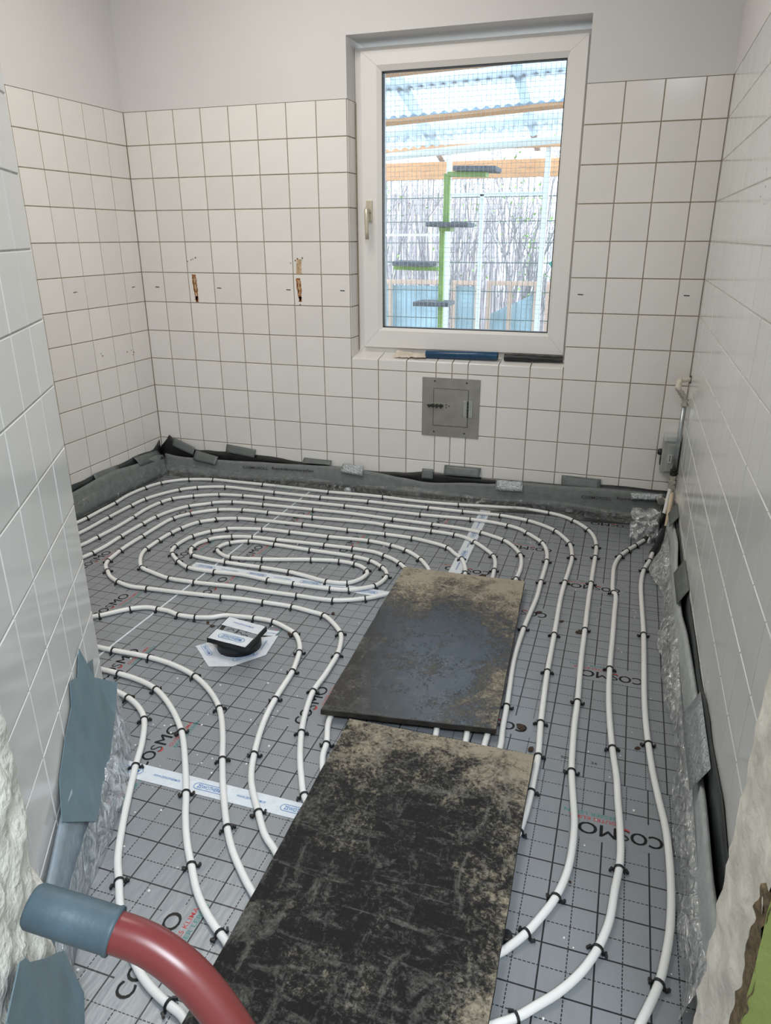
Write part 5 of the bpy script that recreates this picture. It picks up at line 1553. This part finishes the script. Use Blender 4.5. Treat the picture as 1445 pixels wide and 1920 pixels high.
for y in (.50, 1.18, 1.60, 1.92, 2.26, 2.62):
    b = MB()
    R0, R1 = [], []
    up = .075 if y in (1.18, 1.92, 2.62) else 0
    for (dy, dz) in ((-.03, -.002 + up), (.03, -.002 + up), (.03, .018 + up), (-.03, .018 + up)):
        R0.append(Vector((-1.6, y + dy, zroof(-1.6, y + dy) + dz - .010)) - oc)
        R1.append(Vector((4.0, y + dy, zroof(4.0, y + dy) + dz - .010)) - oc)
    b.add(R0 + R1, [(0, 1, 2, 3), (7, 6, 5, 4), (0, 4, 5, 1), (1, 5, 6, 2), (2, 6, 7, 3), (3, 7, 4, 0)])
    b.build('batten', M_WOOD, cn)
for x in (-.9, -.05, .80, 1.62, 2.45, 3.3):
    b = MB()
    P = []
    for y in (.36, 2.85, 3.35):
        for dx, dz in ((-.025, .12), (.025, .12), (.025, .20), (-.025, .20)):
            P.append(Vector((x + dx, y, zroof(x, y) + dz)) - oc)
    b.add(P, [(0, 1, 2, 3)] + [(4 * k + i, 4 * k + 4 + i, 4 * k + 4 + (i + 1) % 4, 4 * k + (i + 1) % 4) for k in range(2) for i in range(4)] + [(11, 10, 9, 8)])
    b.build('rafter', M_WOOD_G, cn)
MB().box(-1.6, 4.0, 3.16, 3.22, 1.735, 1.87, 0, Matrix.Translation(-oc)).build('beam', M_WOOD, cn)
MB().box(-1.6, 4.0, 2.93, 2.97, 1.93, 1.975, 0, Matrix.Translation(-oc)).build('ledger', M_WOOD, cn)
g = MB()
R = []
for k in range(9):
    a = PI * k / 8
    R.append([Vector((x, 2.83 - .045 * math.cos(a), zroof(x, 2.83) + .02 - .05 * math.sin(a))) - oc for x in (-1.6, 0, 1.5, 4.0)])
solid(MB().grid(R).build('gutter', M_WHITE_METAL, cn), .003)
for x in (-1.2, 3.6):
    MB().box(x - .05, x + .05, 3.14, 3.24, -.15, 1.735, 0, Matrix.Translation(-oc)).build('post', M_WOOD, cn)

# white tube frame with its rails
fr = empty('aviary_frame', (.97, 2.98, -.15), 'white metal tube frame behind the lime green climbing pole', 'frame')
of = Vector((.97, 2.98, -.15))
MT = Matrix.Translation(-of)
for x, z1 in ((.955, 2.05), (1.755, 2.08), (-.10, 2.05), (2.56, 2.05)):
    MB().box(x - .020, x + .020, 2.96, 3.00, -.15, z1, 0, MT).build('upright', M_WHITE_METAL, fr)
MB().box(1.225, 1.255, 2.965, 2.995, -.15, 1.60, 0, MT).build('upright', M_WHITE_METAL, fr)
MB().box(.975, 1.735, 2.965, 2.995, 1.585, 1.612, 0, MT).build('cross_rail', M_WHITE_METAL, fr)
MB().box(-.08, .935, 2.965, 2.995, 1.28, 1.30, 0, MT).build('cross_rail', M_WHITE_METAL, fr)

# rod mesh fence
fn = empty('mesh_fence', (.9, 3.45, -.15), 'thin dark rod mesh fence in front of the bare shrubs', 'fence')
of = Vector((.9, 3.45, -.15))
MT = Matrix.Translation(-of)
b = MB()
for i in range(96):
    x = -1.6 + .05 * i
    b.box(x - .002, x + .002, 3.448, 3.452, -.1, 1.80, 0, MT)
tag(b.build('upright_rods', M_WIRE_D, fn), kind='stuff')
for z in (.55, .80, 1.05, 1.22, 1.40, 1.60, 1.80):
    MB().box(-1.6, 3.2, 3.440, 3.447, z - .004, z + .004, 0, MT).build('cross_rod', M_WIRE_D, fn)

# lime green climbing pole with shelves
cp = empty('climbing_pole', (1.20, 1.8, -.15), 'lime green climbing pole with carpeted shelves outside', 'climbing pole')
oq = Vector((1.20, 1.8, -.15))
MT = Matrix.Translation(-oq)
MB().bbox(1.183, 1.217, 1.785, 1.815, -.15, 1.345, .003, 0, MT).build('lower_post', M_LIME, cp)
MB().bbox(1.205, 1.247, 1.783, 1.817, 1.355, 1.675, .003, 0, MT).build('upper_post', M_LIME, cp)
def shelf(x0, x1, z, tilt, bracket, hollow=False):
    g = MB()
    Mx = MT @ Matrix.Translation(((x0 + x1) / 2, 1.80, z)) @ Matrix.Rotation(tilt, 4, 'Y')
    w = (x1 - x0) / 2
    g.bbox(-w, w, -.11, .11, -.002, .030, .010, 0, Mx)
    s = g.build('shelf', M_CARPET, cp)
    if bracket:
        MB().bbox(bracket[0] - (x0 + x1) / 2, bracket[1] - (x0 + x1) / 2, -.06, .06, -.030, -.003, .003, 0, Mx).build('bracket', M_LIME, s)
shelf(1.285, 1.575, 1.680, .03, (1.24, 1.50), True)
shelf(1.105, 1.405, 1.338, .02, (1.19, 1.27))
shelf(.865, 1.140, 1.082, .02, (.86, 1.19))
shelf(1.02, 1.280, .812, 0, None)
MB().bbox(1.16, 1.24, 1.74, 1.86, -.15, -.13, .004, 0, MT).build('foot_plate', M_LIME, cp)

# low timber frames backed by blue tarp
for i, (x0, x1, mid, lab) in enumerate(((-.15, .80, .25, 'low pale timber frame with blue backing, left of the climbing pole'), (.86, 1.13, None, 'narrow low pale timber frame right of the climbing pole'), (1.20, 1.68, 1.42, 'low pale timber frame with blue backing at the window right side'), (1.75, 2.6, 2.2, 'low pale timber frame at the far right outside'))):
    lf = empty('timber_frame', ((x0 + x1) / 2, 3.6, -.15), lab, 'frame')
    MT = Matrix.Translation((-(x0 + x1) / 2, -3.6, .15))
    MB().box(x0, x1, 3.58, 3.62, .845, .885, 0, MT).build('top_rail', M_WOOD_P, lf)
    MB().box(x0, x1, 3.58, 3.62, -.10, -.05, 0, MT).build('bottom_rail', M_WOOD_P, lf)
    for x in [x0 + .02, x1 - .02] + ([mid] if mid else []):
        MB().box(x - .02, x + .02, 3.575, 3.585, -.15, .87, 0, MT).build('stile', M_WOOD_P, lf)
    R = [[Vector((x0 + .03 + (x1 - x0 - .06) * a / 12, 3.63 + .02 * noise.noise((a * .5, k * .4, i)), -.12 + (.95 if i != 2 else .70 + .2 * a / 12) * k / 8)) + Vector((-(x0 + x1) / 2, -3.6, .15)) for a in range(13)] for k in range(9)]
    MB().grid(R).build('backing', M_TARP, lf)
sl = tag(MB().bbox(1.78, 2.35, 3.9, 4.2, 1.02, 1.07, .01, 0, Matrix.Translation((0, 0, 0)) @ Matrix.Translation((1.8, 4, .95)) @ Matrix.Rotation(-.6, 4, 'Y') @ Matrix.Translation((-1.8, -4, -.95))).box(2.05, 2.10, 4.0, 4.1, -.15, 1.1).build('slide', M_TEAL), 'teal plastic slide at the right edge outside', 'slide')

# pale house far off at the left
hs = empty('house', (-1.6, 10, -.15), 'pale rendered house wall behind the shrubs at the left', 'house')
MB().box(-2.2, 1.2, -.5, 3, 0, 1.95).build('wall', M_RENDER, hs)
MB().box(-2.4, 1.4, -.8, 3, 1.95, 2.10).build('eaves', M_WOOD_G, hs)

# bare shrubs beyond the fence
def shrub(x, y, h, n, lab, leaves=0, seed=0):
    random.seed(seed)
    s = empty('bare_shrub', (x, y, -.15), lab, 'shrub')
    b = MB()
    tips = []
    def grow_(p, d, L, r, lev):
        pts = [p]
        for k in range(4):
            d = (d + Vector((random.gauss(0, .08), random.gauss(0, .08), random.gauss(.06, .08)))).normalized()
            pts.append(pts[-1] + d * L / 4)
        b.tube(pts, [r * (1 - .13 * k) for k in range(5)], 5, 0, False)
        tips.append(pts[-1])
        if lev < 3:
            for _ in range(3 if lev else 4):
                k = random.randint(1, 4)
                grow_(pts[k], (d + Vector((random.gauss(0, .34), random.gauss(0, .34), random.gauss(.25, .25)))).normalized(), L * .42, r * .45, lev + 1)
    for i in range(n):
        grow_(Vector((random.uniform(-.16, .16), random.uniform(-.16, .16), 0)), Vector((random.gauss(0, .04), random.gauss(0, .04), 1)).normalized(), h * .62, random.uniform(.008, .022), 0)
    b.build('branches', M_BARK, s)
    if leaves:
        g = MB()
        for i in range(leaves):
            p = random.choice(tips) + Vector((random.gauss(0, .06), random.gauss(0, .06), random.gauss(0, .06)))
            a = Vector((random.gauss(0, 1), random.gauss(0, 1), random.gauss(0, 1))).normalized() * .022
            c = Vector((random.gauss(0, 1), random.gauss(0, 1), random.gauss(0, 1))).normalized() * .016
            g.add([p - a, p + c, p + a, p - c], [(0, 1, 2, 3)])
        tag(g.build('leaves', M_LEAF, s), kind='stuff')
spots = [(-1.0, 5.9, 'leftmost bare shrub beyond the fence, near the pale house'), (-.35, 5.0, 'bare shrub beyond the fence, second from the left'), (.35, 6.0, 'bare shrub beyond the fence behind the lime pole'), (.50, 4.6, 'bare shrub beyond the fence right of the lime pole'), (1.05, 5.6, 'bare shrub with a thick stem in the middle of the window view'), (1.50, 4.4, 'leafing shrub beyond the fence, right of the middle upright'), (1.75, 5.8, 'green tinged shrub beyond the fence at the right window edge')]
for i, (x, y, lab) in enumerate(spots):
    shrub(x, y, 2.6, 6, lab, 160 if i in (5, 6) else 30, 50 + i)
# pale thicket of rods and saplings behind the shrubs
random.seed(77)
b = MB()
M_THICKET = material('pale_thicket', (.55, .52, .56), .9, var=.3, vscale=3)
for i in range(650):
    x, y = random.uniform(-4.5, 3.5), random.uniform(7.2, 8.6)
    h = random.uniform(1.4, 3.2)
    lean = random.gauss(0, .10)
    p = [Vector((x, y, -.2)), Vector((x + lean * h * .4, y, h * .5)), Vector((x + lean * h + random.gauss(0, .08), y + random.gauss(0, .1), h))]
    b.tube(p, [random.uniform(.008, .024), .010, .003], 4, 0, False)
    for k in range(3):
        q = p[1].lerp(p[2], random.random())
        b.tube([q, q + Vector((random.gauss(0, .22), random.gauss(0, .1), random.uniform(.1, .5)))], [.006, .002], 4, 0, False)
tag(b.build('thicket', M_THICKET), 'pale grey thicket of thin stems far behind the shrubs', 'thicket', None, 'stuff')
